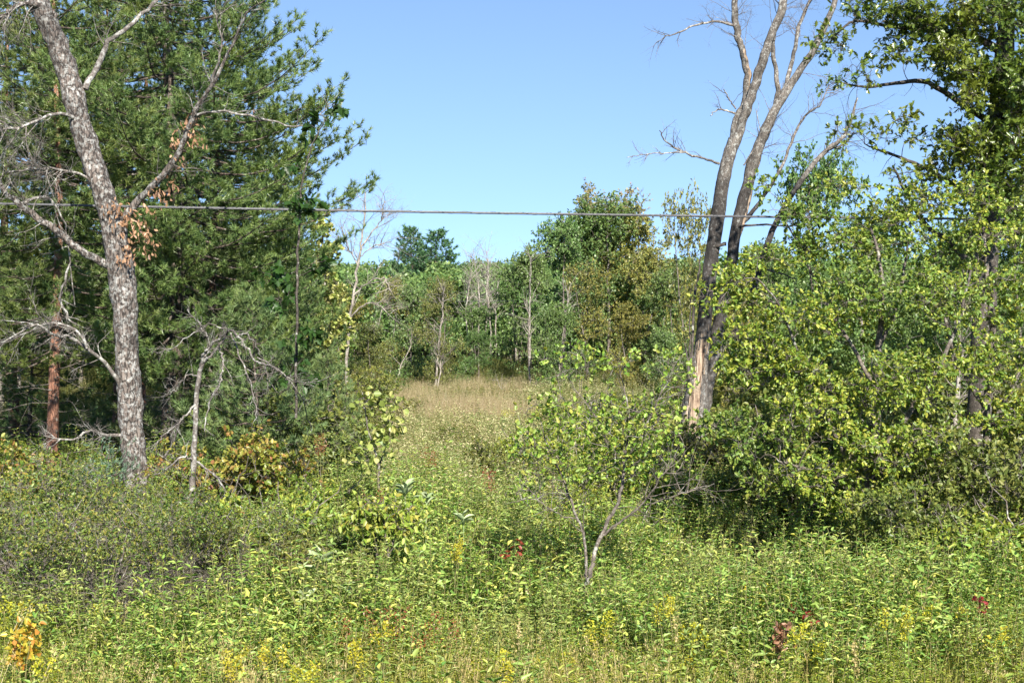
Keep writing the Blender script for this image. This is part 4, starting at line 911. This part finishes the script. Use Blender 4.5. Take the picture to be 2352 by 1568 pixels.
for a in [(3, 850, 64, 740, 0, .95, 'low rounded olive-green tree at the left end of the meadow'),
          (0, 940, 74, 655, 1, .9, 'dark green tree left of the one with a bare pale trunk'),
          (3, 1020, 70, 640, 2, .75, 'olive tree with bare pale trunk above the middle of the meadow'),
          (0, 1100, 76, 760, 3, 1.1, 'low green tree at the far end of the meadow, right of the pale trunk'),
          (2, 790, 60, 660, 4, .8, 'pale leafy tree behind the light green maple sapling'),
          (1, 1215, 72, 570, 0, .75, 'green tree with white slender trunk showing to its top'),
          (1, 1290, 76, 500, 1, .8, 'green tree with two round tops left of the tallest tree'),
          (5, 1345, 71, 600, 2, .9, 'thin-crowned tree with pale stem between the tallest and the white-trunked tree'),
          (1, 1350, 80, 500, 4, 1.0, 'broad green tree just left of the tallest'),
          (2, 1425, 81, 480, 0, 1.0, 'broad light green tree just right of the tallest'),
          (0, 1400, 79, 450, 3, 1.0, 'tallest green tree of the row behind the meadow'),
          (4, 1345, 82, 430, 3, .8, 'tree with pinkish yellow leaf tips, left of the tallest green tree'),
          (4, 1455, 82, 440, 1, .9, 'tree with pinkish orange leaf tips, right of the tallest green tree'),
          (0, 1290, 66, 700, 5, .9, 'lower green tree under the white-trunked tree'),
          (2, 1480, 78, 575, 1, .85, 'light green tree right of the tallest, before the twin trunks'),
          (1, 1540, 74, 620, 2, .9, 'green tree just left of the twin trunks'),
          (0, 1590, 84, 600, 4, .9, 'round dark tree whose top shows beside the twin trunks'),
          (2, 1440, 66, 700, 3, .9, 'broad pale green tree in front of its darker neighbours'),
          (0, 1520, 63, 760, 1, .9, 'low green tree in front, left of the twin trunks'),
          (1, 1180, 84, 610, 3, .8, 'tree with ragged top left of the white-trunked one'),
          (2, 900, 90, 640, 2, 1, 'pale tree below the pair of distant pines, left side'),
          (1, 1000, 92, 640, 4, 1, 'green tree below the pair of distant pines'),
          (5, 1575, 45, 430, 2, .5, 'sparse sapling with a leafy spray against the sky left of the twin trunks'),
          (0, 1870, 52, 335, 2, .62, 'tall green tree rising behind the wide yellow-green tree'),
          (1, 1760, 58, 560, 1, .9, 'green tree right behind the twin trunks'),
          (2, 1700, 50, 640, 5, .9, 'pale green tree seen between the twin trunks and the wide tree'),
          (0, 2010, 55, 480, 3, .8, 'green tree behind the wide yellow-green tree, left of the oak'),
          (3, 700, 66, 640, 1, 1, 'olive tree behind the sunlit young pine'),
          (0, 620, 60, 640, 2, 1, 'green tree deep behind the young pines'),
          (2, 560, 70, 600, 4, 1, 'pale green tree glimpsed behind the white pine trunk'),
          (0, 2180, 50, 500, 1, .9, 'dark tree deep behind the oak trunk'), (1, 2330, 52, 420, 2, .9, 'tree deep behind the oak, at the picture edge'),
          (0, 1250, 90, 640, 1, 1.1, 'green tree in the second row behind the white trunk'), (0, 1360, 92, 560, 2, 1.1, 'green tree in the second row behind the tallest'), (1, 1480, 95, 600, 5, 1.1, 'second-row tree with pale stem left of the twin trunks'), (0, 1090, 86, 700, 2, 1, 'green tree below the grey leafless thicket')]:
    mid(*a[:6], a[6], TG)
# low bushes that close the row under the trees
KG = 'low bushes under the trees behind the meadow'
K['edge'] = shrub_kind('woodland_edge_bush', 2.2, 1.7, 'far_leaf', 'twig_grey', T_DIAM, .11, .08, nst=6, nc=150, ntw=4, nleaf=8, seed=47, low=.1)
for i, px in enumerate(np.linspace(780, 1640, 17)):
    if 1075 < px < 1215: continue
    use('edge', 'woodland_edge_bush', [(px + R.normal() * 12, 72.5 + R.uniform(-2, 4) - 6 * (px < 930), R.uniform(0, 6), R.uniform(.5, .95), 'low green bush in the line at the foot of the trees behind the meadow')], KG)

# bare trees far back
def bare_tree(name, label, stems, Y, n, L, lv=2, bark='pale_bark', cat='tree', group=None):
    b = gb(stems[0][0][0], Y); P = Plant(name, label, cat, b, group); out = []
    for i, l in enumerate(stems):
        g = Geo(); q, rr = trace(l, Y, len(l) * 4, jit=.03); rr = rr * .52; rough_trunk(g, q, rr, 8, .1, 5); P.part('trunk' if i == 0 else 'branch', g, M[bark], smooth=True)
        sprout(out, q, rr, n if l[0][2] > 4 else n // 2 + 1, L, lv, DEADTW, .016, t0=.3, bias=(0, 0, .2))
    g = Geo(); put(g, out); P.part('twigs', g, M[bark], kind='stuff', smooth=True)
bare_tree('dead_tree', 'pale leafless dead tree with spreading twigs above the left end of the meadow', [
    [(795, 900, 14), (800, 780, 13), (808, 700, 12), (822, 620, 11), (830, 560, 9), (838, 500, 7), (840, 440, 4)],
    [(828, 575, 7), (850, 535, 6), (875, 505, 5), (885, 460, 3)], [(826, 590, 5), (860, 565, 4), (900, 555, 3)], [(822, 610, 6), (800, 570, 5), (785, 520, 3)],
    [(812, 680, 7), (840, 650, 6), (880, 640, 5), (900, 670, 3)], [(798, 740, 8), (835, 700, 7), (870, 700, 5), (895, 725, 4)]], 58, 14, 1.4)
bare_tree('dead_tree', 'bare pale trunk with drooping dead side branches at the far meadow edge', [[(998, 893, 10), (1004, 840, 9), (1010, 780, 8), (1016, 720, 6), (1020, 660, 4)], [(1006, 893, 7), (1012, 840, 5), (1012, 800, 3)]], 69, 26, 1.1, 1)
bare_tree('dead_tree', 'thin leaning bare trunk left of the one with drooping branches', [[(905, 893, 5), (918, 850, 5), (940, 800, 4), (950, 760, 3)], [(895, 893, 4), (898, 850, 4)]], 70, 10, .8, 1)
bare_tree('dead_tree', 'slim whitish trunk standing among the green trees right of the clearing', [[(1218, 890, 7), (1215, 800, 7), (1217, 720, 6), (1218, 650, 4), (1220, 590, 3)]], 69.5, 26, 1.3, 1)
bare_tree('dead_tree', 'second slim pale trunk, right of the whitish one', [[(1280, 890, 6), (1290, 800, 6), (1300, 720, 4), (1312, 650, 3)]], 68, 16, 1.2, 1)
bare_tree('dead_tree', 'crooked bare trunk behind the right-hand bushes, speckled white', [[(2196, 1060, 24), (2190, 960, 24), (2200, 880, 20), (2205, 780, 16), (2195, 680, 12)]], 31, 20, 1.0, 1)
for i, (px, py) in enumerate([(1075, 600), (1095, 570), (1112, 590), (1128, 575), (1140, 615), (1100, 640)]):
    bare_tree('leafless_tree', 'grey leafless stems in the thicket against the sky, left of the green trees', [[(px, 800, 6), (px + R.normal() * 5, 700, 5), (px + R.normal() * 8, py, 2)]], 88 + i, 30, 1.7, 1, group='grey leafless thicket')
# fallen branch at the far meadow edge
bare_tree('fallen_branch', 'fallen dead branch with brown twigs lying at the far end of the meadow', [[(1135, 908, 3), (1165, 912, 4), (1200, 908, 4), (1225, 895, 3)], [(1165, 910, 3), (1150, 890, 2), (1140, 870, 2)]], 66, 14, .7, 1, cat='branch')

# distant conifers
fir = pine('distant_pine', 'dark round-topped pine, taller of the pair on the skyline', 12, [(0, 2.6), (4, 2.8), (7, 2.4), (10, 1.5), (12, .3)], 2.0, 'far_fir', 'pine_bark', trunk_r=.16, whorl=.5, nb=8, needles=9, nl=.3, nw=.07, up0=.15, deadlow=False, seed=51, dens=.75)
place(fir, 1004, 118, 0, (1.15, 1.15, (at(0, 532, 118)[2]) / 12))
o = dup(fir, 'distant_pine', 'lighter layered pine, left one of the pair on the skyline', 'tree', None, (0, 0, 0), 0, 1); place(o, 944, 122, 2, (1, 1, at(0, 524, 122)[2] / 12))

# ------------------------------------------------------------------ scattered cover (stuff)
def gn_scatter(name, label, pos, rot, scl, idx, variants, cat):
    colv = bpy.data.collections.new(name + '_kinds')
    for i, me in enumerate(variants):
        o = bpy.data.objects.new('%s_kind_%02d' % (name, i), me); colv.objects.link(o)
    me = bpy.data.meshes.new(name); me.vertices.add(len(pos)); me.vertices.foreach_set('co', np.asarray(pos, np.float32).ravel())
    a = me.attributes.new('rot', 'FLOAT_VECTOR', 'POINT'); a.data.foreach_set('vector', np.asarray(rot, np.float32).ravel())
    a = me.attributes.new('scl', 'FLOAT', 'POINT'); a.data.foreach_set('value', np.asarray(scl, np.float32))
    a = me.attributes.new('idx', 'INT', 'POINT'); a.data.foreach_set('value', np.asarray(idx, np.int32))
    o = bpy.data.objects.new(name, me); COL.objects.link(o); o['kind'] = 'stuff'; o['label'] = label; o['category'] = cat
    ng = bpy.data.node_groups.new(name, 'GeometryNodeTree')
    ng.interface.new_socket('Geometry', in_out='INPUT', socket_type='NodeSocketGeometry'); ng.interface.new_socket('Geometry', in_out='OUTPUT', socket_type='NodeSocketGeometry')
    N = ng.nodes.new; L = ng.links.new
    i_, o_ = N('NodeGroupInput'), N('NodeGroupOutput'); ip = N('GeometryNodeInstanceOnPoints'); ci = N('GeometryNodeCollectionInfo')
    ci.inputs['Collection'].default_value = colv; ci.inputs['Separate Children'].default_value = True; ci.inputs['Reset Children'].default_value = True
    def na(n, t):
        x = N('GeometryNodeInputNamedAttribute'); x.data_type = t; x.inputs['Name'].default_value = n; return x.outputs['Attribute']
    L(i_.outputs[0], ip.inputs['Points']); L(ci.outputs[0], ip.inputs['Instance']); ip.inputs['Pick Instance'].default_value = True
    L(na('idx', 'INT'), ip.inputs['Instance Index']); L(na('rot', 'FLOAT_VECTOR'), ip.inputs['Rotation']); L(na('scl', 'FLOAT'), ip.inputs['Scale'])
    L(ip.outputs[0], o_.inputs[0])
    o.modifiers.new('scatter', 'NODES').node_group = ng
    return o

def herb(nst, H, leafmat, T, LL, WW, pairs, spread=.12, flower=None, up=.5, lean=.15, nar=0, plume=.16, t0=.35):
    g = Geo(); top = []
    for s in range(nst):
        b = np.array([R.normal() * spread, R.normal() * spread, -.05]); h = H * R.uniform(.7, 1.1)
        e = b + np.array([R.normal() * lean, R.normal() * lean, h]); c = curve([b, (b + e) / 2 + R.normal(size=3) * .03, e], 5); tubes(g, c, np.linspace(.0045, .002, 5), 3, 1)
        n = pairs; t = np.linspace(t0, 1, n); pos = np.stack([np.interp(t, np.linspace(0, 1, 5), c[:, k]) for k in range(3)], 1)
        a = np.arange(n) * 2.4 + R.uniform(0, 6); 
        for o in ((0, math.pi) if not nar else (0,)):
            d = np.stack([np.cos(a + o), np.sin(a + o), np.full(n, up)], 1) + R.normal(size=(n, 3)) * .25
            s_ = R.uniform(.7, 1.15, n) * (1.1 - .45 * t)
            leaves(g, pos, d, np.array([0, 0, 1.0]) + R.normal(size=(n, 3)) * .35, LL * s_, WW * s_, T, 0)
        top.append(c[-1])
    if flower:
        for tp in top:
            m = 46; u = R.random(m); pp = tp + np.stack([R.normal(size=m) * .045 * (1.1 - u), R.normal(size=m) * .045 * (1.1 - u), u * plume - .03], 1)
            leaves(g, pp, rdir(m) + np.array([0, 0, .5]), rdir(m), .032, .022, T_DIAM, 2)
    return g
def tuft(n, H, w, lean=.35, spread=.08, head=0.):
    g = Geo()
    a = R.uniform(0, 6.28, n); h = H * R.uniform(.55, 1.1, n); ln = R.uniform(.1, 1, n) * lean
    b = np.stack([R.normal(size=n) * spread, R.normal(size=n) * spread, np.full(n, -.03)], 1)
    out = np.stack([np.cos(a), np.sin(a), np.zeros(n)], 1); sdv = np.stack([-np.sin(a + .6), np.cos(a + .6), np.zeros(n)], 1)
    K_ = 5; s = np.linspace(0, 1, K_)
    c = b[:, None] + out[:, None] * (ln * h)[:, None, None] * (s ** 2)[None, :, None] + np.array([0, 0, 1.0]) * (h[:, None] * (s - .25 * (ln[:, None]) * s ** 3))[..., None]
    ww = w * (1 - s ** 1.5 * .92)
    V = np.stack([c - sdv[:, None] * ww[None, :, None] / 2, c + sdv[:, None] * ww[None, :, None] / 2], 2)
    i = np.arange(K_ - 1) * 2; q = np.stack([i, i + 1, i + 3, i + 2], -1); off = (np.arange(n) * K_ * 2)[:, None, None]
    g.add(V, [(q[None] + off).reshape(-1, 4)], np.repeat(R.random(n), K_ * 2))
    if head:
        k = max(2, int(n * head)); m = 14; u = R.random((k, m))
        tp = c[:k, -1]; pp = tp[:, None] + np.stack([R.normal(size=(k, m)) * .012, R.normal(size=(k, m)) * .012, (u - .6) * .14], -1)
        leaves(g, pp.reshape(-1, 3), np.tile([0, 0, 1.0], (k * m, 1)) + R.normal(size=(k * m, 3)) * .3, rdir(k * m), .03, .009, T_DIAM, 0)
    return g

def points(dens, y0, y1, xpad=3.0, cond=None):
    """random points over the ground seen from the road; dens(x, y) per square metre"""
    hw = lambda y: .40 * y + xpad
    A = (hw(y0) + hw(y1)) * (y1 - y0); dm = dens if np.isscalar(dens) else None
    n = int(A * dm); y = y0 + (y1 - y0) * R.random(n * 2); x = (R.random(n * 2) * 2 - 1) * hw(y1)
    k = np.abs(x) < hw(y); x, y = x[k][:], y[k][:]
    if len(x) > n: x, y = x[:n], y[:n]
    if cond is not None: k = cond(x, y) > R.random(len(x)); x, y = x[k], y[k]
    return x, y
def scat(name, label, cat, geos, mats, xy, smin, smax, tilt=.12, sfun=None):
    x, y = xy; n = len(x)
    vs = [g.mesh('%s_%d' % (name, i), mats) for i, g in enumerate(geos)]
    s = R.uniform(smin, smax, n)
    if sfun is not None: s = s * sfun(x, y)
    rot = np.stack([R.normal(size=n) * tilt, R.normal(size=n) * tilt, R.uniform(0, 6.28, n)], 1)
    gn_scatter(name, label, np.stack([x, y, gz(x, y)], 1), rot, s, R.integers(0, len(vs), n), vs, cat)

herbs = [herb(n, h, 'herb', T, L, W, p, spread=.16, lean=l) for n, h, T, L, W, p, l in ((7, .85, T_LANCE, .105, .036, 10, .22), (6, 1.0, T_LANCE, .09, .028, 12, .25), (7, .75, T_OVAL, .085, .044, 10, .3), (7, .9, T_LANCE, .12, .04, 9, .2), (6, .8, T_OVAL, .10, .05, 8, .32), (5, 1.1, T_LANCE, .085, .022, 15, .12))]
hmix = [herb(5, h, 'm', T_OVAL, L, W, 10, spread=.18, lean=l) for h, L, W, l in ((.8, .08, .034, .15), (.6, .07, .03, .3), (1.0, .07, .022, .15), (.75, .10, .05, .25))]
px_of = lambda x, y: x / y * F + 1176
def meadowmask(x, y):   # the open tan grass
    p = px_of(x, y); return (1 - .35 * (nz2(x, y, .35, 9) > .35)) * ((y > 48.5 + 3 * nz2(x, y, .3)) & (y < 71) & (p > 835) & (p < 1235 + 60 * nz2(x, y, .25, 3))).astype(float)
def open_strip(x, y):   # lighter, rust-flecked weeds in the middle distance
    p = px_of(x, y); return np.clip((y - 25 + 3 * nz2(x, y, .4)) / 4, 0, 1) * np.clip((p - 720) / 100, 0, 1) * np.clip((1560 - p) / 150, 0, 1)
def hollow(x, y):       # bare shaded ground under the wide tree, and the woody tangle of the brambles
    p = px_of(x, y); a = (p > 1490) & (p < 2080) & (y > 20.2 + .5 * nz2(x, y, .9)) & (y < 27); b = (p < 590) & (y > 15.9 + .5 * nz2(x, y, .8)) & (y < 20)
    return np.where(a, .12, np.where(b, .3, 1.0))
scat('undergrowth', 'dense leafy yellow-green undergrowth covering the foreground slope', 'undergrowth', herbs, [M['herb'], M['stem']],
     points(23, 12, 34, cond=lambda x, y: hollow(x, y) * (1 - .8 * open_strip(x, y)) * np.clip((y - 14.6 + nz2(x, y, .8)) / 2.0, .1, 1)), .65, 1.4, sfun=lambda x, y: 1 + .38 * nz2(x, y, .9, 3))
scat('weedy_growth', 'mixed pale and rust-flecked weeds in the middle of the clearing', 'weeds', hmix, [M['herb_mixed'], M['stem']],
     points(16, 19, 70, cond=lambda x, y: np.clip(.12 + open_strip(x, y), 0, 1) * (1 - meadowmask(x, y))), .7, 1.3, sfun=lambda x, y: 1 + .25 * nz2(x, y, .6, 1))
scat('forest_floor_growth', 'shaded low green growth under the trees', 'undergrowth', herbs[:2], [M['shrub_green'], M['stem']],
     points(3.0, 34, 100, cond=lambda x, y: (1 - meadowmask(x, y)) * (1 - .7 * open_strip(x, y) * (y < 50))), .7, 1.3)
gold = [herb(4, .95, 'g', T_LANCE, .09, .014, 20, spread=.12, nar=0, flower=(i == 0), lean=.08) for i in range(14)]
scat('goldenrod_growth', 'feathery narrow-leaved goldenrod stems, a few in yellow flower, along the bottom', 'goldenrod', gold, [M['goldenrod_leaf'], M['stem'], M['goldenrod']],
     points(9, 10.5, 19, cond=lambda x, y: np.clip(.45 - (y - 15.5) / 6 + .5 * nz2(x, y, .6, 5) + .35 * (x > 2.5), 0, 1)), .65, 1.15)
gr = [tuft(34, h, .011, lean=l) for h, l in ((.75, .35), (.6, .7), (.9, .25))] + [tuft(26, .9, .009, head=.3)]
scat('tall_grass', 'tall green grass mixed into the weeds at the bottom', 'grass', gr, M['grass'], points(24, 9.5, 19.5, cond=lambda x, y: np.clip(1.3 - (y - 13.3) / 3.4 + .4 * nz2(x, y, .7, 2), .05, 1)), .6, 1.15)
dg = [tuft(18, h, .010, head=.6, lean=l, spread=.1) for h, l in ((.8, .45), (1.0, .3), (.65, .8))]
scat('dry_grass', 'straw-coloured dry grass with seed heads along the bottom', 'grass', dg, M['dry_grass'], points(16, 9.5, 18, cond=lambda x, y: np.clip(1.1 - (y - 13.2) / 3 + .6 * nz2(x, y, .5, 7), .02, 1)), .6, 1.15)
mg = [tuft(46, h, .014, lean=l, spread=.2, head=.3) for h, l in ((.7, .3), (.55, .6), (.85, .25), (.4, .9))]
scat('meadow_grass', 'tan seeded meadow grass in the sunny clearing', 'grass', mg, M['meadow'], points(14, 44, 78, cond=lambda x, y: np.clip(meadowmask(x, y) + .25 * ((y < 48) | ((px_of(x, y) > 1060) & (px_of(x, y) < 1240))) * open_strip(x, y), 0, 1)), .7, 1.2)

# far-off wood that closes the view: its own tree shapes, massed
def far_clump(m=1700, sz=.38):
    g = Geo(); c = []
    for i in range(7): c.append(blob((R.normal() * 1.1, R.normal() * 1.1, R.uniform(2.5, 7.5)), (1.5, 1.5, 1.1), m // 7, .4))
    c = np.concatenate(c); n = len(c)
    leaves(g, c, rdir(n), rdir(n) + np.array([0, 0, 1.0]), sz, sz * .75, T_DIAM, 0)
    tubes(g, np.array([[0, 0, -.3], [0, 0, 3.], [0.1, 0, 6]]), np.array([.16, .12, .05]), 6, 1)
    return g
fc = [far_clump() for _ in range(4)]
def wood_pts():
    n = 2600; y = 98 + 210 * R.random(n) ** 1.2; x = (R.random(n) * 2 - 1) * (.5 * y + 15); return x, y
xy = wood_pts()
scat('distant_wood', 'distant green wood on the low rise, reading as one band under the sky', 'wood', fc, [M['far_leaf'], M['pale_bark']], xy, .72, 1.1, tilt=.04,
     sfun=lambda x, y: (4.1 + 95 / 3267 * y - gz(x, y)) / 8.3 * (1 + .16 * nz2(x / y * 40, y * .05, 1.0, 4)))
n = 420; xs = R.uniform(-60, 60, n); ys = R.uniform(50, 98, n); p = px_of(xs, ys); k = (p < 640) | (p > 1760); 
scat('near_wood', 'dark wood massed behind the pines and behind the oak', 'wood', [far_clump(5200, .17) for _ in range(2)], [M['far_leaf'], M['pale_bark']], (xs[k], ys[k]), .6, .95, tilt=.04)

# ------------------------------------------------------------------ overhead cable
def cable():
    a = at(-700, 452, 27.2); b = at(3100, 508, 32.5)
    P = Plant('overhead_cable', 'black overhead cable with bright steel strand crossing the whole picture under the sky', 'cable', (a + b) / 2)
    s = np.linspace(0, 1, 160); q = a + (b - a) * s[:, None]; q[:, 2] -= .10 * 4 * s * (1 - s) - .0
    g = Geo(); tubes(g, q, np.full(160, .019), 10); P.part('jacket', g, M['cable_jacket'], smooth=True)
    g = Geo(); q2 = q + np.array([0, -.004, .023]); tubes(g, q2, np.full(160, .005), 6); P.part('steel_strand', g, M['cable_steel'], smooth=True)
    s = np.linspace(0, 1, 1600); q = a + (b - a) * s[:, None]; q[:, 2] -= .10 * 4 * s * (1 - s); ph = s * 2 * math.pi * 60
    q3 = q + np.stack([np.zeros(1600), np.cos(ph) * .023, np.sin(ph) * .027 + .005], 1); g = Geo(); tubes(g, q3, np.full(1600, .0022), 3); P.part('lashing_wire', g, M['cable_steel'])
cable()
a, b = at(960, 693, 73), at(1240, 690, 73)
g = Geo(); P = Plant('thin_wire', 'thin distant wire strung among the trees behind the meadow', 'wire', (a + b) / 2); tubes(g, a + (b - a) * np.linspace(0, 1, 20)[:, None], np.full(20, .006), 4); P.part('strand', g, M['cable_steel'])

# ------------------------------------------------------------------ single plants in the foreground
def mullein(px, py, Y, n, L, lab, rz=0, up=.9):
    c = at(px, py, Y); b = np.array([c[0], Y, basez(c[0], Y)]); P = Plant('silvery_plant', lab, 'plant', b, 'silvery broad-leaved plants')
    g = Geo(); tubes(g, np.array([b, (b + c) / 2 + R.normal(size=3) * .02, c]), np.array([.008, .007, .005]), 6); P.part('stem', g, M['silver_leaf'], smooth=True)
    for i in range(n):
        g = Geo(); a = i * 2.4 + rz; L_ = L; d = np.array([[math.cos(a) * .95, math.sin(a) * .95, up * R.uniform(.3, 1.5)]]); k = R.uniform(.7, 1.15)
        leaves(g, (c - np.array([0, 0, L * (1.0 - i / n * .8)]))[None], d, np.array([[0, -.3, 1.0]]) + R.normal(size=(1, 3)) * .3, L * k, L * .36 * k, tpl([(.12, .25), (.3, .42), (.55, .5), (.8, .33)], .16, .15)); P.part('leaf', g, M['silver_leaf'])
for a in [(a_[0], a_[1], a_[2], a_[3], a_[4] * 1.12, a_[5]) for a_ in [(738, 1265, 18.6, 12, .26, 'largest silvery broad-leaved plant, left of the weeds in the centre'), (930, 1110, 22, 11, .2, 'silvery plant in the pale weeds below the meadow'), (700, 1350, 17.4, 7, .17, 'small silvery plant low near the brambles'), (795, 1335, 17.6, 4, .15, 'tiny pale plant right of the low silvery ones'), (585, 1405, 16.5, 6, .15, 'low silvery plant before the bramble bushes'), (1065, 1175, 21, 10, .18, 'silvery plant left of the small crooked tree, in pale weeds'), (980, 1130, 22.5, 9, .18, 'silvery plant just right of the centre weeds, below the meadow'), (880, 1010, 27, 8, .2, 'silvery plant far back by the tall thin shrub')]]:
    mullein(a[0], a[1], a[2], a[3], a[4], a[5], R.uniform(0, 6))
def spike(px, py, Y, mat, lab, name, cat, w_=.12, h=.35, n=260, ln=.03, grp=None, T=T_DIAM):
    c = at(px, py, Y); b = np.array([c[0], Y, basez(c[0], Y)]); P = Plant(name, lab, cat, b, grp)
    st, lf = Geo(), Geo()
    for k in range(3):
        e = c + np.array([R.normal() * w_, R.normal() * .08, R.uniform(-.1, .1)]); tubes(st, curve([b, (b + e) / 2 + R.normal(size=3) * .02, e], 6), np.linspace(.005, .003, 6), 4)
        m = n // 3; u = R.random(m); pp = e + np.stack([R.normal(size=m) * w_ * .35, R.normal(size=m) * w_ * .35, (u - .7) * h], 1); leaves(lf, pp, rdir(m), rdir(m), ln, ln * .7, T)
    P.part('stem', st, M['stem'], smooth=True); P.part('flower_head' if mat == 'goldenrod' else 'seed_head' if mat == 'rust' else 'leaves', lf, M[mat], kind='stuff')
for a in [(900, 1430, 15.9, 'largest rust-brown dock seed head, low centre left'), (1003, 1445, 15.8, 'rust-brown dock seed head right of the largest one'), (822, 1420, 16.2, 'small rust-brown dock seed head left of the largest one'), (940, 1485, 15.3, 'rust-brown dock seed head below the largest one'), (985, 1040, 27.5, 'rust-brown seed head in the middle of the pale weeds'), (870, 1130, 23.5, 'rust-brown seed head behind the three-stemmed low shrub'), (1115, 1090, 25, 'rust-brown seed head left of the small crooked tree crown'), (735, 1010, 26.5, 'rust-brown seed head beside the yellow-green shrub near the pines')]:
    spike(a[0], a[1], a[2], 'rust', a[3], 'dock_plant', 'plant', grp='rusty dock plants')
M['sumac'] = leaf_mat('yellowing_sumac_leaf', [(0.35, 0.36, 0.04), (0.5, 0.42, 0.05), (0.5, 0.25, 0.05)], k=(1, 1, 1))
spike(45, 1465, 14.4, 'sumac', 'sumac sprout with bright yellow turning leaves in the bottom left corner', 'sumac_sprout', 'plant', .13, .36, 170, .075, T=T_LANCE)
for a in [(1552, 1420, 15.6, 'tall dry grass plume right of the small crooked tree stem'), (1190, 1440, 15.2, 'dry grass plume low in the middle foreground'), (1965, 1500, 14.6, 'dry grass plume low on the right'), (520, 1490, 14.6, 'dry grass plume low on the left')]:
    spike(a[0], a[1], a[2], 'dry_grass', a[3], 'grass_plume', 'grass', .025, .26, 70, .03, 'single dry grass plumes', T_LANCE)
spike(1785, 1460, 15.4, 'brown_leaf', 'withered orange-brown plant low right of centre', 'withered_plant', 'plant', .1, .3, 90, .08, T=T_OVAL)
for a in [(2255, 1370, 16.3, 'brightest red-leaved creeper at the lower right'), (1845, 1390, 16.2, 'red-leaved creeper left of the brightest one'), (1180, 1262, 18.5, 'small dark red leaves left of the small crooked tree stem')]:
    spike(a[0], a[1], a[2], 'red', a[3], 'red_creeper', 'plant', .07, .16, 26, .07, 'red-leaved creepers', T_OVAL)
for a in [(830, 1500, 14.2, 'yellow goldenrod low, left of the middle', .1), (708, 1538, 13.8, 'yellow goldenrod at the bottom, left of the middle', .1), (630, 1495, 14.4, 'yellow goldenrod above and left of its bottom neighbour', .08), (1040, 1258, 18.6, 'yellow goldenrod amid the central weeds', .06), (1165, 1520, 14, 'yellow goldenrod at the bottom middle', .08), (1555, 1385, 15.8, 'yellow goldenrod right of the small crooked tree', .08), (2080, 1420, 15, 'yellow goldenrod among the weeds at the lower right', .08), (1180, 945, 45, 'yellow goldenrod patch at the near edge of the tan meadow', .3), (550, 1530, 13.8, 'yellow goldenrod at the bottom, left of the others', .08)]:
    spike(a[0], a[1], a[2], 'goldenrod', a[3], 'goldenrod', 'flower', a[4], .22, 300, .03, 'goldenrod in flower')
